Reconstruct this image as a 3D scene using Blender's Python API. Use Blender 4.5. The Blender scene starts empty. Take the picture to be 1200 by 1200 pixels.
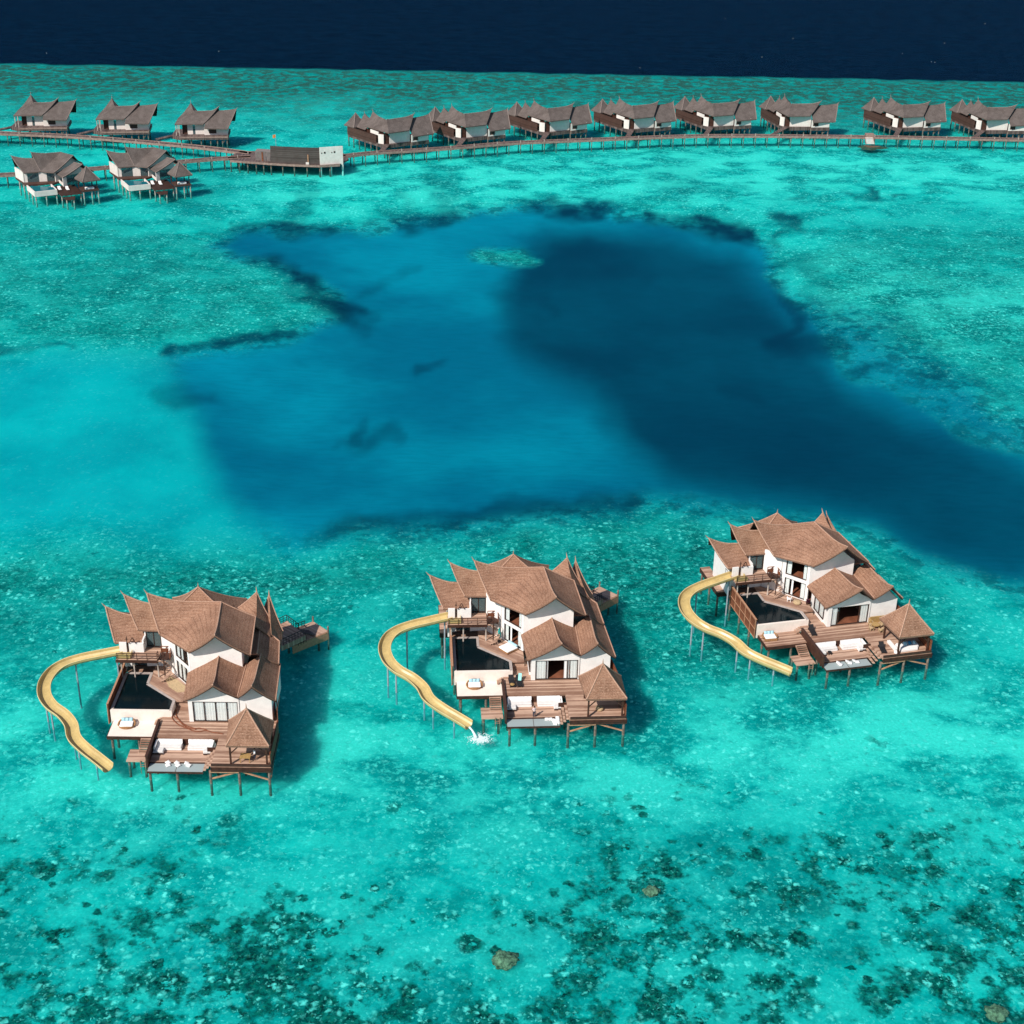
import bpy, bmesh, math, random
import numpy as np
from mathutils import Vector, Matrix, Euler
random.seed(7)
R = math.radians
scene = bpy.context.scene
col = scene.collection

# ------------------------------------------------------------------ tagging
def tag(o, label=None, cat=None, group=None, kind=None):
    if label: o['label'] = label
    if cat: o['category'] = cat
    if group: o['group'] = group
    if kind: o['kind'] = kind
    return o

def empty(name, loc=(0, 0, 0), rz=0.0):
    o = bpy.data.objects.new(name, None)
    o.empty_display_size = .5
    col.objects.link(o)
    o.location = loc
    o.rotation_euler = (0, 0, rz)
    return o

def kids(o):
    return [c for c in bpy.data.objects if c.parent == o]

KIDS = {}
def copy_tree(o, parent=None):
    c = o.copy()
    col.objects.link(c)
    if parent: c.parent = parent
    for ch in kids(o): copy_tree(ch, c)
    return c

# ------------------------------------------------------------------ mesh builder
class MB:
    def __init__(s): s.v = []; s.f = []; s.m = []
    def add(s, vs, fs, mi=0):
        b = len(s.v)
        s.v += [tuple(p) for p in vs]
        for f in fs:
            s.f.append([i + b for i in f]); s.m.append(mi)
        return s
    def box(s, x0, x1, y0, y1, z0, z1, mi=0):
        v = [(x0,y0,z0),(x1,y0,z0),(x1,y1,z0),(x0,y1,z0),(x0,y0,z1),(x1,y0,z1),(x1,y1,z1),(x0,y1,z1)]
        return s.add(v, [(0,3,2,1),(4,5,6,7),(0,1,5,4),(1,2,6,5),(2,3,7,6),(3,0,4,7)], mi)
    def obox(s, c, sx, sy, sz, rz=0, mi=0, rx=0, ry=0):
        m = Euler((rx, ry, rz)).to_matrix()
        v = []
        for z in (-.5, .5):
            for x, y in ((-.5,-.5),(.5,-.5),(.5,.5),(-.5,.5)):
                v.append(Vector(c) + m @ Vector((x*sx, y*sy, z*sz)))
        return s.add(v, [(0,3,2,1),(4,5,6,7),(0,1,5,4),(1,2,6,5),(2,3,7,6),(3,0,4,7)], mi)
    def beam(s, p, q, w, h=None, mi=0):
        p = Vector(p); q = Vector(q); d = (q - p).normalized(); h = h or w
        up = Vector((0,0,1)) if abs(d.z) < .95 else Vector((1,0,0))
        a = d.cross(up).normalized() * w/2; b = a.cross(d).normalized() * h/2
        v = [p-a-b, p+a-b, p+a+b, p-a+b, q-a-b, q+a-b, q+a+b, q-a+b]
        return s.add(v, [(0,3,2,1),(4,5,6,7),(0,1,5,4),(1,2,6,5),(2,3,7,6),(3,0,4,7)], mi)
    def tube(s, pts, r, n=8, mi=0):
        pts = [Vector(p) for p in pts]
        rs = r if isinstance(r, (list, tuple)) else [r]*len(pts)
        vs = []; fs = []
        for i, p in enumerate(pts):
            d = (pts[min(i+1, len(pts)-1)] - pts[max(i-1, 0)]).normalized()
            up = Vector((0,0,1)) if abs(d.z) < .9 else Vector((1,0,0))
            a = d.cross(up).normalized(); b = a.cross(d).normalized()
            for k in range(n):
                t = 2*math.pi*k/n
                vs.append(p + (a*math.cos(t) + b*math.sin(t))*rs[i])
        for i in range(len(pts)-1):
            for k in range(n):
                fs.append((i*n+k, i*n+(k+1)%n, (i+1)*n+(k+1)%n, (i+1)*n+k))
        fs.append(tuple(range(n))[::-1]); fs.append(tuple((len(pts)-1)*n+k for k in range(n)))
        return s.add(vs, fs, mi)
    def poly(s, pts, z0, z1, mi=0):
        n = len(pts)
        v = [(p[0],p[1],z0) for p in pts] + [(p[0],p[1],z1) for p in pts]
        f = [tuple(range(n))[::-1], tuple(range(n, 2*n))] + [(i,(i+1)%n,n+(i+1)%n,n+i) for i in range(n)]
        return s.add(v, f, mi)
    def wall(s, A, B, prof, t=.25, mi=0, off=0.0):
        """profile polygon (s along A->B in metres, z), thickness t behind the face"""
        A = Vector((A[0],A[1],0)); B = Vector((B[0],B[1],0)); d = (B-A).normalized()
        nrm = Vector((-d.y, d.x, 0))           # to the left of A->B = inside
        n = len(prof)
        v = [A + d*a + Vector((0,0,z)) + nrm*off for a, z in prof] + [A + d*a + Vector((0,0,z)) + nrm*(t+off) for a, z in prof]
        f = [tuple(range(n)), tuple(range(n,2*n))[::-1]] + [(i,(i+1)%n,n+(i+1)%n,n+i) for i in range(n)]
        return s.add(v, f, mi)
    def wrect(s, A, B, a0, a1, z0, z1, t=.25, mi=0, off=0.0):
        return s.wall(A, B, [(a0,z0),(a1,z0),(a1,z1),(a0,z1)], t, mi, off)
    def sheet(s, fn, nu, nv, th, mt=0, mb=1, mr=2):
        """curved sheet fn(u,v) with thickness th downward"""
        top = [[Vector(fn(i/nu, j/nv)) for j in range(nv+1)] for i in range(nu+1)]
        vs = []; fs = []; ms = []
        W = nv+1; N = (nu+1)*W
        for row in top: vs += row
        for row in top: vs += [p - Vector((0,0,th)) for p in row]
        b = len(s.v); s.v += [tuple(p) for p in vs]
        def F(f, m): s.f.append([i+b for i in f]); s.m.append(m)
        for i in range(nu):
            for j in range(nv):
                q = (i*W+j, (i+1)*W+j, (i+1)*W+j+1, i*W+j+1)
                F(q, mt); F([N+k for k in q[::-1]], mb)
        for i in range(nu):
            F((i*W, N+i*W, N+(i+1)*W, (i+1)*W), mr); F((i*W+nv, (i+1)*W+nv, N+(i+1)*W+nv, N+i*W+nv), mr)
        for j in range(nv):
            F((j, j+1, N+j+1, N+j), mr); F((nu*W+j, N+nu*W+j, N+nu*W+j+1, nu*W+j+1), mr)
        return s
    def build(s, name, mats, parent=None, smooth=False, recalc=True, loc=None, rz=0):
        me = bpy.data.meshes.new(name)
        me.from_pydata(s.v, [], s.f)
        if not isinstance(mats, (list, tuple)): mats = [mats]
        for m in mats: me.materials.append(m)
        me.polygons.foreach_set('material_index', [min(i, len(mats)-1) for i in s.m])
        bm = bmesh.new(); bm.from_mesh(me)
        bmesh.ops.remove_doubles(bm, verts=bm.verts, dist=1e-4)
        bmesh.ops.dissolve_degenerate(bm, edges=bm.edges, dist=1e-5)
        if recalc: bmesh.ops.recalc_face_normals(bm, faces=bm.faces)
        bm.to_mesh(me); bm.free()
        if smooth:
            me.polygons.foreach_set('use_smooth', [True]*len(me.polygons))
        me.update()
        o = bpy.data.objects.new(name, me)
        col.objects.link(o)
        if parent: o.parent = parent
        if loc: o.location = loc
        if rz: o.rotation_euler = (0,0,rz)
        return o

def rbox(mb, x0, x1, y0, y1, z0, z1, r=.06, mi=0):
    """box with softened top and corners"""
    def ring(i, z):
        return [(x0+i+r,y0+i,z),(x1-i-r,y0+i,z),(x1-i,y0+i+r,z),(x1-i,y1-i-r,z),(x1-i-r,y1-i,z),(x0+i+r,y1-i,z),(x0+i,y1-i-r,z),(x0+i,y0+i+r,z)]
    rings = [ring(r*.6, z0), ring(0, z0+r), ring(0, z1-r), ring(r*.35, z1-r*.3), ring(r, z1)]
    vs = [p for q in rings for p in q]; fs = [tuple(range(8))[::-1], tuple(range(32,40))]
    for k in range(4):
        for i in range(8): fs.append((k*8+i, k*8+(i+1)%8, (k+1)*8+(i+1)%8, (k+1)*8+i))
    mb.add(vs, fs, mi)

# ------------------------------------------------------------------ node graphs
class G:
    def __init__(s, tree): s.t = tree; s.n = tree.nodes; s.l = tree.links
    def node(s, typ, **kw):
        n = s.n.new(typ)
        for k, v in kw.items(): setattr(n, k, v)
        return n
    def put(s, sock, v):
        if v is None: return
        if hasattr(v, 'is_linked'): s.l.new(v, sock)
        else:
            if sock.type == 'RGBA' and len(v) == 3: v = (*v, 1)
            sock.default_value = v
    def math(s, op, a, b=None, c=None, clamp=False):
        n = s.node('ShaderNodeMath', operation=op, use_clamp=clamp)
        s.put(n.inputs[0], a); s.put(n.inputs[1], b)
        if c is not None: s.put(n.inputs[2], c)
        return n.outputs[0]
    def mix(s, f, a, b):
        n = s.node('ShaderNodeMix', data_type='RGBA', clamp_factor=True)
        s.put(n.inputs[0], f); s.put(n.inputs[6], a); s.put(n.inputs[7], b)
        return n.outputs[2]
    def mul(s, f, a, b):
        n = s.node('ShaderNodeMix', data_type='RGBA', blend_type='MULTIPLY')
        s.put(n.inputs[0], f); s.put(n.inputs[6], a); s.put(n.inputs[7], b)
        return n.outputs[2]
    def map(s, v, a, b, c=0.0, d=1.0, smooth=True):
        n = s.node('ShaderNodeMapRange', interpolation_type='SMOOTHSTEP' if smooth else 'LINEAR')
        for i, x in enumerate((v, a, b, c, d)): s.put(n.inputs[i], x)
        return n.outputs[0]
    def noise(s, vec, scale, detail=3, rough=.5, dist=0.0):
        n = s.node('ShaderNodeTexNoise')
        s.put(n.inputs['Vector'], vec)
        n.inputs['Scale'].default_value = scale; n.inputs['Detail'].default_value = detail
        n.inputs['Roughness'].default_value = rough; n.inputs['Distortion'].default_value = dist
        return n.outputs[0]
    def voro(s, vec, scale, feature='F1', rnd=1.0):
        n = s.node('ShaderNodeTexVoronoi', feature=feature)
        s.put(n.inputs['Vector'], vec); n.inputs['Scale'].default_value = scale
        n.inputs['Randomness'].default_value = rnd
        return n.outputs['Distance']
    def scalev(s, vec, k, rot=(0,0,0), loc=(0,0,0)):
        n = s.node('ShaderNodeMapping')
        s.put(n.inputs[0], vec); n.inputs['Scale'].default_value = k; n.inputs['Rotation'].default_value = rot; n.inputs['Location'].default_value = loc
        return n.outputs[0]
    def attr(s, name, out=2):
        n = s.node('ShaderNodeAttribute', attribute_name=name)
        return n.outputs[out]
    def objv(s): return s.node('ShaderNodeTexCoord').outputs['Object']
    def pos(s): return s.node('ShaderNodeNewGeometry').outputs['Position']
    def sep(s, v):
        n = s.node('ShaderNodeSeparateXYZ'); s.put(n.inputs[0], v); return n.outputs
    def bump(s, h, strength=.3, dist=.05):
        n = s.node('ShaderNodeBump'); n.inputs['Strength'].default_value = strength; n.inputs['Distance'].default_value = dist
        s.put(n.inputs['Height'], h); return n.outputs[0]

def new_mat(name):
    m = bpy.data.materials.new(name); m.use_nodes = True
    g = G(m.node_tree); b = g.n['Principled BSDF']
    return m, g, b

def simple(name, c, rough=.6, var=.12, scale=3.0, spec=.3, metal=0.0, bump=0.0, fine=None):
    """plain surface with broad and fine tonal variation"""
    m, g, b = new_mat(name)
    v = g.objv()
    n1 = g.noise(v, scale, 4, .6); n2 = g.noise(v, scale*7, 2, .6)
    f = g.math('ADD', g.math('MULTIPLY', n1, .7), g.math('MULTIPLY', n2, .3))
    lo = tuple(x*(1-var*1.6) for x in c); hi = tuple(min(1, x*(1+var*1.3)) for x in c)
    g.put(b.inputs['Base Color'], g.mix(g.map(f, .3, .7), lo, hi))
    b.inputs['Roughness'].default_value = rough; b.inputs['Specular IOR Level'].default_value = spec
    b.inputs['Metallic'].default_value = metal
    if bump: g.put(b.inputs['Normal'], g.bump(n2, bump, .04))
    return m

def thatch(name, c, c2, c3):
    m, g, b = new_mat(name)
    v = g.objv()
    big = g.noise(v, .45, 4, .6)
    fine = g.noise(v, 5.5, 4, .75)
    z = g.sep(v)[2]
    wob = g.math('MULTIPLY', g.noise(v, 2.2, 2, .5), .12)
    row = g.math('FRACT', g.math('MULTIPLY', g.math('ADD', z, wob), 3.6))
    tuft = g.noise(g.scalev(v, (4, 4, 9)), 1.3, 3, .7)
    colr = g.mix(g.map(big, .36, .64), c, c2)
    colr = g.mul(g.map(g.noise(v, .16, 3, .6), .52, .36, 0, .55), colr, (.62,.58,.56))
    colr = g.mix(g.math('MULTIPLY', g.map(fine, .42, .72), .65), colr, c3)
    colr = g.mul(g.map(row, 0.0, .32, .36, 0.0), colr, (.30, .25, .24))
    colr = g.mul(g.map(tuft, .55, .3, 0.0, .55), colr, (.42, .37, .35))
    g.put(b.inputs['Base Color'], colr)
    b.inputs['Roughness'].default_value = .95; b.inputs['Specular IOR Level'].default_value = .08
    h = g.math('ADD', g.math('ADD', g.math('MULTIPLY', row, .6), fine), tuft)
    g.put(b.inputs['Normal'], g.bump(h, .55, .10))
    return m

def planks(name, c, c2, axis=1, width=.16, rot=0.0, groove=.5, rough=.65):
    """boards running across the given axis, each with its own tone"""
    m, g, b = new_mat(name)
    v = g.scalev(g.objv(), (1, 1, 1), (0, 0, rot))
    s = g.sep(v)
    k = g.math('DIVIDE', s[axis], width)
    idx = g.math('FLOOR', k); fr = g.math('FRACT', k)
    wn = g.node('ShaderNodeTexWhiteNoise', noise_dimensions='1D'); g.put(wn.inputs['W'], idx)
    sc = [1.0, 1.0, 1.0]; sc[axis] = 7.0
    grain = g.noise(g.scalev(v, sc), .55, 5, .65)
    wear = g.noise(v, .35, 3, .6)
    f = g.math('ADD', g.math('MULTIPLY', wn.outputs[0], .45), g.math('MULTIPLY', grain, .75))
    colr = g.mix(g.map(f, .3, .9), c, c2)
    colr = g.mul(g.map(wear, .55, .3, 0.0, .45), colr, (.62, .55, .52))
    edge = g.map(g.math('ABSOLUTE', g.math('SUBTRACT', fr, .5)), .4, .5, 0.0, groove)
    colr = g.mul(edge, colr, (.25, .2, .18))
    g.put(b.inputs['Base Color'], colr)
    b.inputs['Roughness'].default_value = rough; b.inputs['Specular IOR Level'].default_value = .25
    g.put(b.inputs['Normal'], g.bump(g.math('ADD', g.math('MULTIPLY', edge, -1.0), grain), .3, .02))
    return m

def glass(name, tint, rough=.05, mixf=.35):
    m, g, b = new_mat(name)
    t = g.node('ShaderNodeBsdfTransparent'); g.put(t.inputs[0], tint)
    gl = g.node('ShaderNodeBsdfGlossy'); gl.inputs['Roughness'].default_value = rough; g.put(gl.inputs[0], (.9,.95,1))
    fr = g.node('ShaderNodeLayerWeight'); fr.inputs[0].default_value = .5
    fac = g.math('ADD', .045, g.math('MULTIPLY', g.math('POWER', fr.outputs['Facing'], 4.0), .8))
    d = g.node('ShaderNodeBsdfDiffuse'); g.put(d.inputs[0], tuple(x*.55 for x in tint))
    mx0 = g.node('ShaderNodeMixShader'); mx0.inputs[0].default_value = mixf
    g.l.new(t.outputs[0], mx0.inputs[1]); g.l.new(d.outputs[0], mx0.inputs[2])
    mx = g.node('ShaderNodeMixShader'); g.put(mx.inputs[0], fac)
    g.l.new(mx0.outputs[0], mx.inputs[1]); g.l.new(gl.outputs[0], mx.inputs[2])
    g.l.new(mx.outputs[0], g.n['Material Output'].inputs[0])
    return m

def curtain_mat(name, c):
    m, g, b = new_mat(name)
    v = g.objv(); s = g.sep(v)
    q = g.math('ADD', s[0], g.math('MULTIPLY', s[1], .7))
    f = g.math('ABSOLUTE', g.math('SINE', g.math('ADD', g.math('MULTIPLY', q, 11.0), g.math('MULTIPLY', g.noise(v, 1.5, 2), 4.0))))
    g.put(b.inputs['Base Color'], g.mix(f, tuple(x*.95 for x in c), c))
    g.put(b.inputs['Normal'], g.bump(f, .2, .03))
    b.inputs['Roughness'].default_value = .9
    return m

def pool_mat(name, c, rough=.06):
    m, g, b = new_mat(name)
    v = g.objv()
    g.put(b.inputs['Base Color'], g.mix(g.noise(v, .6, 3), tuple(x*.7 for x in c), tuple(x*1.3 for x in c)))
    b.inputs['Roughness'].default_value = rough; b.inputs['IOR'].default_value = 1.33
    b.inputs['Specular IOR Level'].default_value = .22
    g.put(b.inputs['Normal'], g.bump(g.noise(v, 2.6, 3, .6), .12, .03))
    return m

T = {}
T['thatch'] = thatch('thatch', (.255,.134,.086), (.335,.184,.120), (.50,.325,.232))
T['thatch_far'] = thatch('weathered_thatch', (.108,.089,.081), (.150,.125,.114), (.22,.188,.173))
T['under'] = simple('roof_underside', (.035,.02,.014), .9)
T['rim'] = simple('thatch_edge', (.20,.11,.075), .95, .25, 6)
T['rim_far'] = simple('weathered_thatch_edge', (.13,.095,.082), .95, .25, 6)
T['cap'] = simple('ridge_cap', (.42,.25,.175), .9, .2, 5)
T['cap_far'] = simple('weathered_ridge_cap', (.23,.18,.16), .9, .2, 5)
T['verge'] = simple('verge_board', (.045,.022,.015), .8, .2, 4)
T['plaster'] = simple('white_plaster', (.78,.745,.715), .8, .045, 1.3, bump=.05)
T['plaster_far'] = simple('white_plaster_weathered', (.70,.63,.58), .85, .07, .8)
T['terrace'] = simple('cream_stone', (.80,.70,.62), .7, .05, 1.0)
T['deck'] = planks('deck_planks', (.25,.138,.092), (.56,.375,.275), 1, .30, groove=.35)
T['deck_up'] = planks('deck_planks_diagonal', (.27,.152,.105), (.56,.375,.275), 1, .30, R(40), groove=.35)
T['jetty'] = planks('jetty_planks', (.070,.048,.044), (.175,.125,.112), 0, .3)
T['jetty_side'] = simple('jetty_beam', (.27,.18,.15), .8, .25, 1.5)
T['darkwood'] = simple('dark_wood', (.055,.022,.014), .6, .3, 2)
T['redwood'] = planks('red_brown_boards', (.14,.045,.022), (.24,.085,.042), 2, .22)
T['brownfar'] = planks('brown_fence_boards', (.050,.024,.018), (.090,.046,.035), 2, .25)
T['lightbar'] = simple('pale_batten', (.42,.22,.13), .7, .15)
T['floor'] = simple('interior_floor', (.20,.075,.042), .45, .2, 1)
T['post'] = simple('timber_pile', (.20,.15,.12), .85, .35, 1.6)
T['postwhite'] = simple('pale_pile', (.42,.36,.31), .85, .3, 1.4)
T['steel'] = simple('grey_steel', (.30,.33,.37), .45, .1, 2, spec=.5)
T['rail'] = simple('rail_wood', (.06,.028,.02), .6, .2, 3)
T['black'] = simple('black_wicker', (.016,.015,.017), .75, .3, 5, bump=.2)
T['slide'] = simple('yellow_fibreglass', (.50,.375,.155), .38, .12, .7, spec=.5)
T['slide_rim'] = simple('yellow_rim', (.62,.49,.25), .5, .06, 1.0)
T['glass'] = glass('tinted_window', (.35,.50,.52), .05, .3)
T['glassdark'] = glass('clear_window', (.96,.98,.98), .04, .0)
T['glassdeck'] = glass('frosted_glass_floor', (.66,.78,.78), .25, .88)
T['frame'] = simple('dark_frame', (.045,.025,.02), .5, .2, 3)
T['curtain'] = curtain_mat('white_curtain', (.80,.79,.77))
T['pool'] = pool_mat('dark_pool_water', (.002,.008,.011), .1)
T['poolfar'] = pool_mat('teal_pool_water', (.01,.13,.16))
T['coping'] = simple('pool_coping', (.40,.34,.31), .6, .12, 2)
T['seat'] = simple('white_seat_cloth', (.66,.635,.61), .9, .06, 2.5, bump=.1)
T['cushion'] = simple('white_cushion', (.82,.79,.77), .9, .05, 2.5, bump=.1)
T['wicker'] = simple('tan_wicker', (.33,.17,.075), .8, .25, 6, bump=.25)
T['tanpouf'] = simple('straw_weave', (.46,.33,.19), .9, .2, 6, bump=.25)
T['blue'] = simple('pale_blue_cloth', (.36,.58,.66), .9, .1)
T['deepblue'] = simple('blue_cloth', (.03,.20,.36), .9, .1)
T['teal'] = simple('teal_cloth', (.01,.30,.28), .9, .15)
T['aqua'] = simple('aqua_towel', (.30,.68,.62), .95, .08)
T['tablewood'] = simple('golden_wood', (.38,.24,.09), .5, .15, 3)
T['skin'] = simple('skin', (.42,.25,.17), .6, .05)
T['hair'] = simple('dark_hair', (.02,.014,.012), .6)
T['whitecloth'] = simple('white_cloth', (.74,.76,.80), .9, .05)
T['pinkcloth'] = simple('pale_pink_cloth', (.72,.55,.55), .9, .05)
T['navycloth'] = simple('navy_cloth', (.022,.03,.055), .9, .2)
T['purpleleaf'] = simple('purple_leaf', (.09,.02,.045), .7, .4, 6)
T['greenleaf'] = simple('green_leaf', (.05,.09,.025), .7, .4, 6)
T['rust'] = simple('rust_brown_hose', (.20,.065,.03), .7, .2)
T['greywood'] = planks('weathered_wall_boards', (.050,.038,.034), (.095,.076,.069), 2, .3)
T['grey'] = simple('grey_slats', (.20,.17,.16), .8, .15, 1)
T['orange'] = simple('orange_flag', (.65,.24,.05), .8, .05)
T['coral'] = simple('brown_coral', (.30,.20,.12), .95, .5, 2.2, bump=.5)
T['rock'] = simple('brown_rock_ledge', (.12,.075,.045), .95, .3, .8)

def foam_mat():
    m, g, b = new_mat('water_foam')
    g.put(b.inputs['Base Color'], g.mix(g.noise(g.objv(), 4, 4), (.42,.66,.66), (.80,.82,.82)))
    b.inputs['Roughness'].default_value = .6
    return m
T['foam'] = foam_mat()
POLYS={"hollow": [[-81.9, 384.9], [-74.8, 403.9], [-60.8, 404.9], [-43.9, 401.1], [-33.0, 412.9], [-11.6, 423.3], [3.1, 433.6], [23.2, 432.3], [37.4, 420.7], [53.8, 413.2], [65.0, 407.3], [69.2, 395.4], [64.3, 369.0], [68.2, 352.4], [71.8, 337.1], [71.7, 319.9], [74.0, 306.7], [81.3, 297.2], [86.3, 288.0], [88.3, 274.8], [99.7, 267.1], [131.2, 262.7], [108.8, 206.4], [82.6, 209.5], [74.3, 214.8], [68.7, 220.4], [64.2, 226.3], [59.1, 230.2], [53.6, 232.2], [44.9, 234.1], [36.1, 235.7], [27.2, 237.7], [15.0, 236.1], [3.0, 232.6], [-5.8, 228.6], [-17.5, 226.8], [-28.9, 224.4], [-35.7, 221.0], [-43.7, 226.2], [-51.1, 239.2], [-57.7, 253.4], [-64.1, 273.4], [-71.2, 291.2], [-75.3, 306.0], [-65.2, 311.9], [-52.8, 318.1], [-46.0, 325.3], [-41.0, 333.2], [-43.4, 345.4], [-49.7, 354.8], [-57.2, 362.4], [-65.5, 374.7], [-75.3, 380.0]], "deep": [[-1.4, 379.1], [7.9, 411.6], [27.1, 411.3], [45.5, 401.8], [60.5, 390.9], [61.1, 361.9], [65.7, 336.7], [69.8, 319.8], [72.5, 299.1], [81.2, 281.0], [97.3, 259.1], [128.1, 254.9], [109.9, 209.2], [83.0, 210.9], [73.7, 217.6], [66.0, 227.9], [54.2, 235.5], [39.6, 239.9], [28.0, 246.4], [22.6, 261.3], [17.3, 291.3], [6.8, 305.5], [-0.8, 321.2], [-4.2, 344.7]], "lagoon": [[-146.1, 296.9], [-94.8, 302.3], [-74.6, 307.1], [-53.1, 274.0], [-43.9, 246.7], [-30.2, 223.1], [-49.5, 218.6], [-71.3, 220.4], [-114.0, 220.0]], "reefleft": [[-187.2, 395.7], [-125.8, 408.6], [-98.1, 391.6], [-77.8, 381.4], [-58.1, 354.2], [-47.4, 335.8], [-53.5, 322.5], [-76.4, 311.3], [-96.2, 307.4], [-149.2, 304.4]], "reefright": [[73.2, 384.1], [93.2, 405.1], [144.1, 417.2], [194.2, 420.8], [132.8, 266.7], [101.5, 273.4], [90.0, 281.4], [83.7, 299.8], [73.8, 325.6], [73.0, 356.0]], "reefmid": [[-112.2, 215.6], [-56.1, 215.9], [-35.0, 215.9], [-17.2, 222.7], [5.9, 230.1], [27.0, 235.3], [44.4, 230.2], [61.8, 221.6], [67.0, 207.4], [66.5, 189.6], [44.4, 179.7], [20.1, 181.0], [0.3, 196.9], [-23.7, 201.1], [-37.9, 190.4], [-60.7, 180.2], [-98.7, 183.3]], "hollowright": [[68.2, 359.0], [78.3, 328.7], [90.8, 314.5], [98.5, 300.6], [101.2, 284.2], [137.9, 279.5], [126.6, 251.1], [81.3, 260.2], [68.0, 294.1]], "coral": [[-83.4, 146.6], [-62.6, 147.2], [-57.5, 151.7], [-48.5, 146.0], [-40.2, 151.4], [-28.1, 150.1], [-18.1, 157.4], [-3.8, 159.8], [11.7, 155.7], [21.1, 162.5], [34.5, 161.1], [44.9, 156.8], [56.0, 157.2], [70.8, 151.6], [86.5, 150.4], [68.4, 105.0], [-64.7, 101.6]], "sandright": [[82.1, 396.3], [108.7, 372.0], [137.9, 360.1], [122.4, 312.1], [96.3, 321.3], [75.9, 337.3]], "sandfront": [[-95.1, 174.5], [-63.7, 173.6], [-49.1, 152.8], [-28.4, 151.8], [-26.1, 177.1], [-16.4, 163.1], [11.9, 160.3], [30.4, 174.8], [61.7, 180.3], [99.0, 181.7], [87.2, 152.1], [33.7, 155.6], [11.6, 153.1], [-20.9, 152.0], [-46.5, 146.1], [-87.0, 155.1]], "sandtop": [[-81.9, 461.8], [-51.3, 475.1], [-2.5, 496.5], [84.2, 507.6], [170.9, 507.8], [229.8, 510.4], [199.6, 434.5], [103.0, 455.9], [63.5, 433.5], [23.7, 444.7], [-11.9, 432.4], [-50.7, 420.4], [-76.3, 427.5]]}
STROKES=[[[[-77.2, 403.7], [-66.0, 407.9], [-53.2, 400.5]], 2.3, 0.85], [[[-65.8, 376.2], [-55.4, 357.8], [-48.1, 341.9], [-41.3, 336.2], [-34.8, 330.6]], 3.3, 0.9], [[[-75.8, 308.6], [-65.7, 314.6], [-53.2, 320.9], [-49.5, 322.2]], 1.5, 0.85], [[[-32.8, 410.3], [-21.2, 418.1]], 2.4, 0.7], [[[0.6, 433.4], [13.1, 429.7], [27.9, 426.2]], 2.8, 0.95], [[[35.1, 422.3], [49.2, 416.3], [65.0, 407.3]], 2.7, 0.95], [[[74.8, 425.2], [79.3, 415.1], [72.4, 401.2]], 1.7, 0.8], [[[83.2, 438.8], [88.3, 439.1]], 1.0, 0.7], [[[96.4, 448.4], [107.1, 450.2]], 1.3, 0.8], [[[113.3, 448.8], [117.8, 449.1]], 0.8, 0.6], [[[64.4, 362.1], [66.7, 342.9], [61.4, 322.0], [71.3, 322.6]], 2.9, 0.7], [[[-29.4, 274.4], [-32.4, 267.4], [-29.1, 262.7], [-27.0, 266.9], [-22.3, 271.3]], 2.1, 0.62], [[[-20.7, 304.0], [-15.7, 308.4]], 1.5, 0.55], [[[-31.9, 225.2], [-22.2, 230.4], [-9.0, 234.3], [-0.1, 238.1], [12.2, 240.4], [22.8, 239.2]], 1.9, 0.62], [[[-0.9, 333.9], [8.9, 324.6]], 4.4, 0.35], [[[-123.2, 304.3], [-101.2, 305.6], [-95.2, 303.9]], 0.9, 0.6], [[[-70.0, 285.6], [-65.3, 282.2]], 2.4, 0.45], [[[-37.5, 349.0], [-31.5, 364.1], [-25.9, 377.4]], 2.1, 0.28], [[[74.0, 306.7], [82.7, 303.7]], 1.1, 0.5], [[[88.6, 305.0], [94.8, 300.4]], 1.1, 0.4], [[[84.9, 332.0], [89.7, 326.5]], 1.2, 0.3], [[[46.8, 297.7], [53.1, 290.9]], 1.7, 0.3], [[[21.1, 380.6], [34.1, 374.1]], 2.7, 0.25], [[[7.3, 351.8], [9.0, 327.4]], 2.4, 0.3]]
PATCH=[[[-11.7, 388.2], [1.3, 386.0]], 2.6]

# ------------------------------------------------------------------ seabed and water
def hash2(ix, iy):
    h = np.sin(ix*127.1 + iy*311.7)*43758.5453
    return h - np.floor(h)
def vnoise(x, y):
    ix = np.floor(x); iy = np.floor(y); fx = x-ix; fy = y-iy
    fx = fx*fx*(3-2*fx); fy = fy*fy*(3-2*fy)
    return (hash2(ix,iy)*(1-fx)+hash2(ix+1,iy)*fx)*(1-fy) + (hash2(ix,iy+1)*(1-fx)+hash2(ix+1,iy+1)*fx)*fy
def fbm(x, y, n=4):
    r = 0; a = .5
    for i in range(n):
        r = r + a*vnoise(x+17*i, y-9*i); x = x*2.03; y = y*2.03; a *= .5
    return r - .47
def segdist(px, py, a, b):
    dx, dy = b[0]-a[0], b[1]-a[1]; L = dx*dx+dy*dy + 1e-9
    t = np.clip(((px-a[0])*dx+(py-a[1])*dy)/L, 0, 1)
    return np.hypot(px-a[0]-t*dx, py-a[1]-t*dy)
KY = .36
def polymask(X, Y, poly, f):
    P = [(p[0], p[1]*KY) for p in poly]; Yk = Y*KY
    d = np.full(X.shape, 1e9); ins = np.zeros(X.shape, bool)
    for i in range(len(P)):
        a, b = P[i], P[(i+1) % len(P)]
        d = np.minimum(d, segdist(X, Yk, a, b))
        if a[1] != b[1]:
            c = ((a[1] > Yk) != (b[1] > Yk)) & (X < (b[0]-a[0])*(Yk-a[1])/(b[1]-a[1])+a[0])
            ins ^= c
    sd = np.where(ins, d, -d)
    t = np.clip((sd+f)/(2*f), 0, 1)
    return t*t*(3-2*t)
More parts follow.
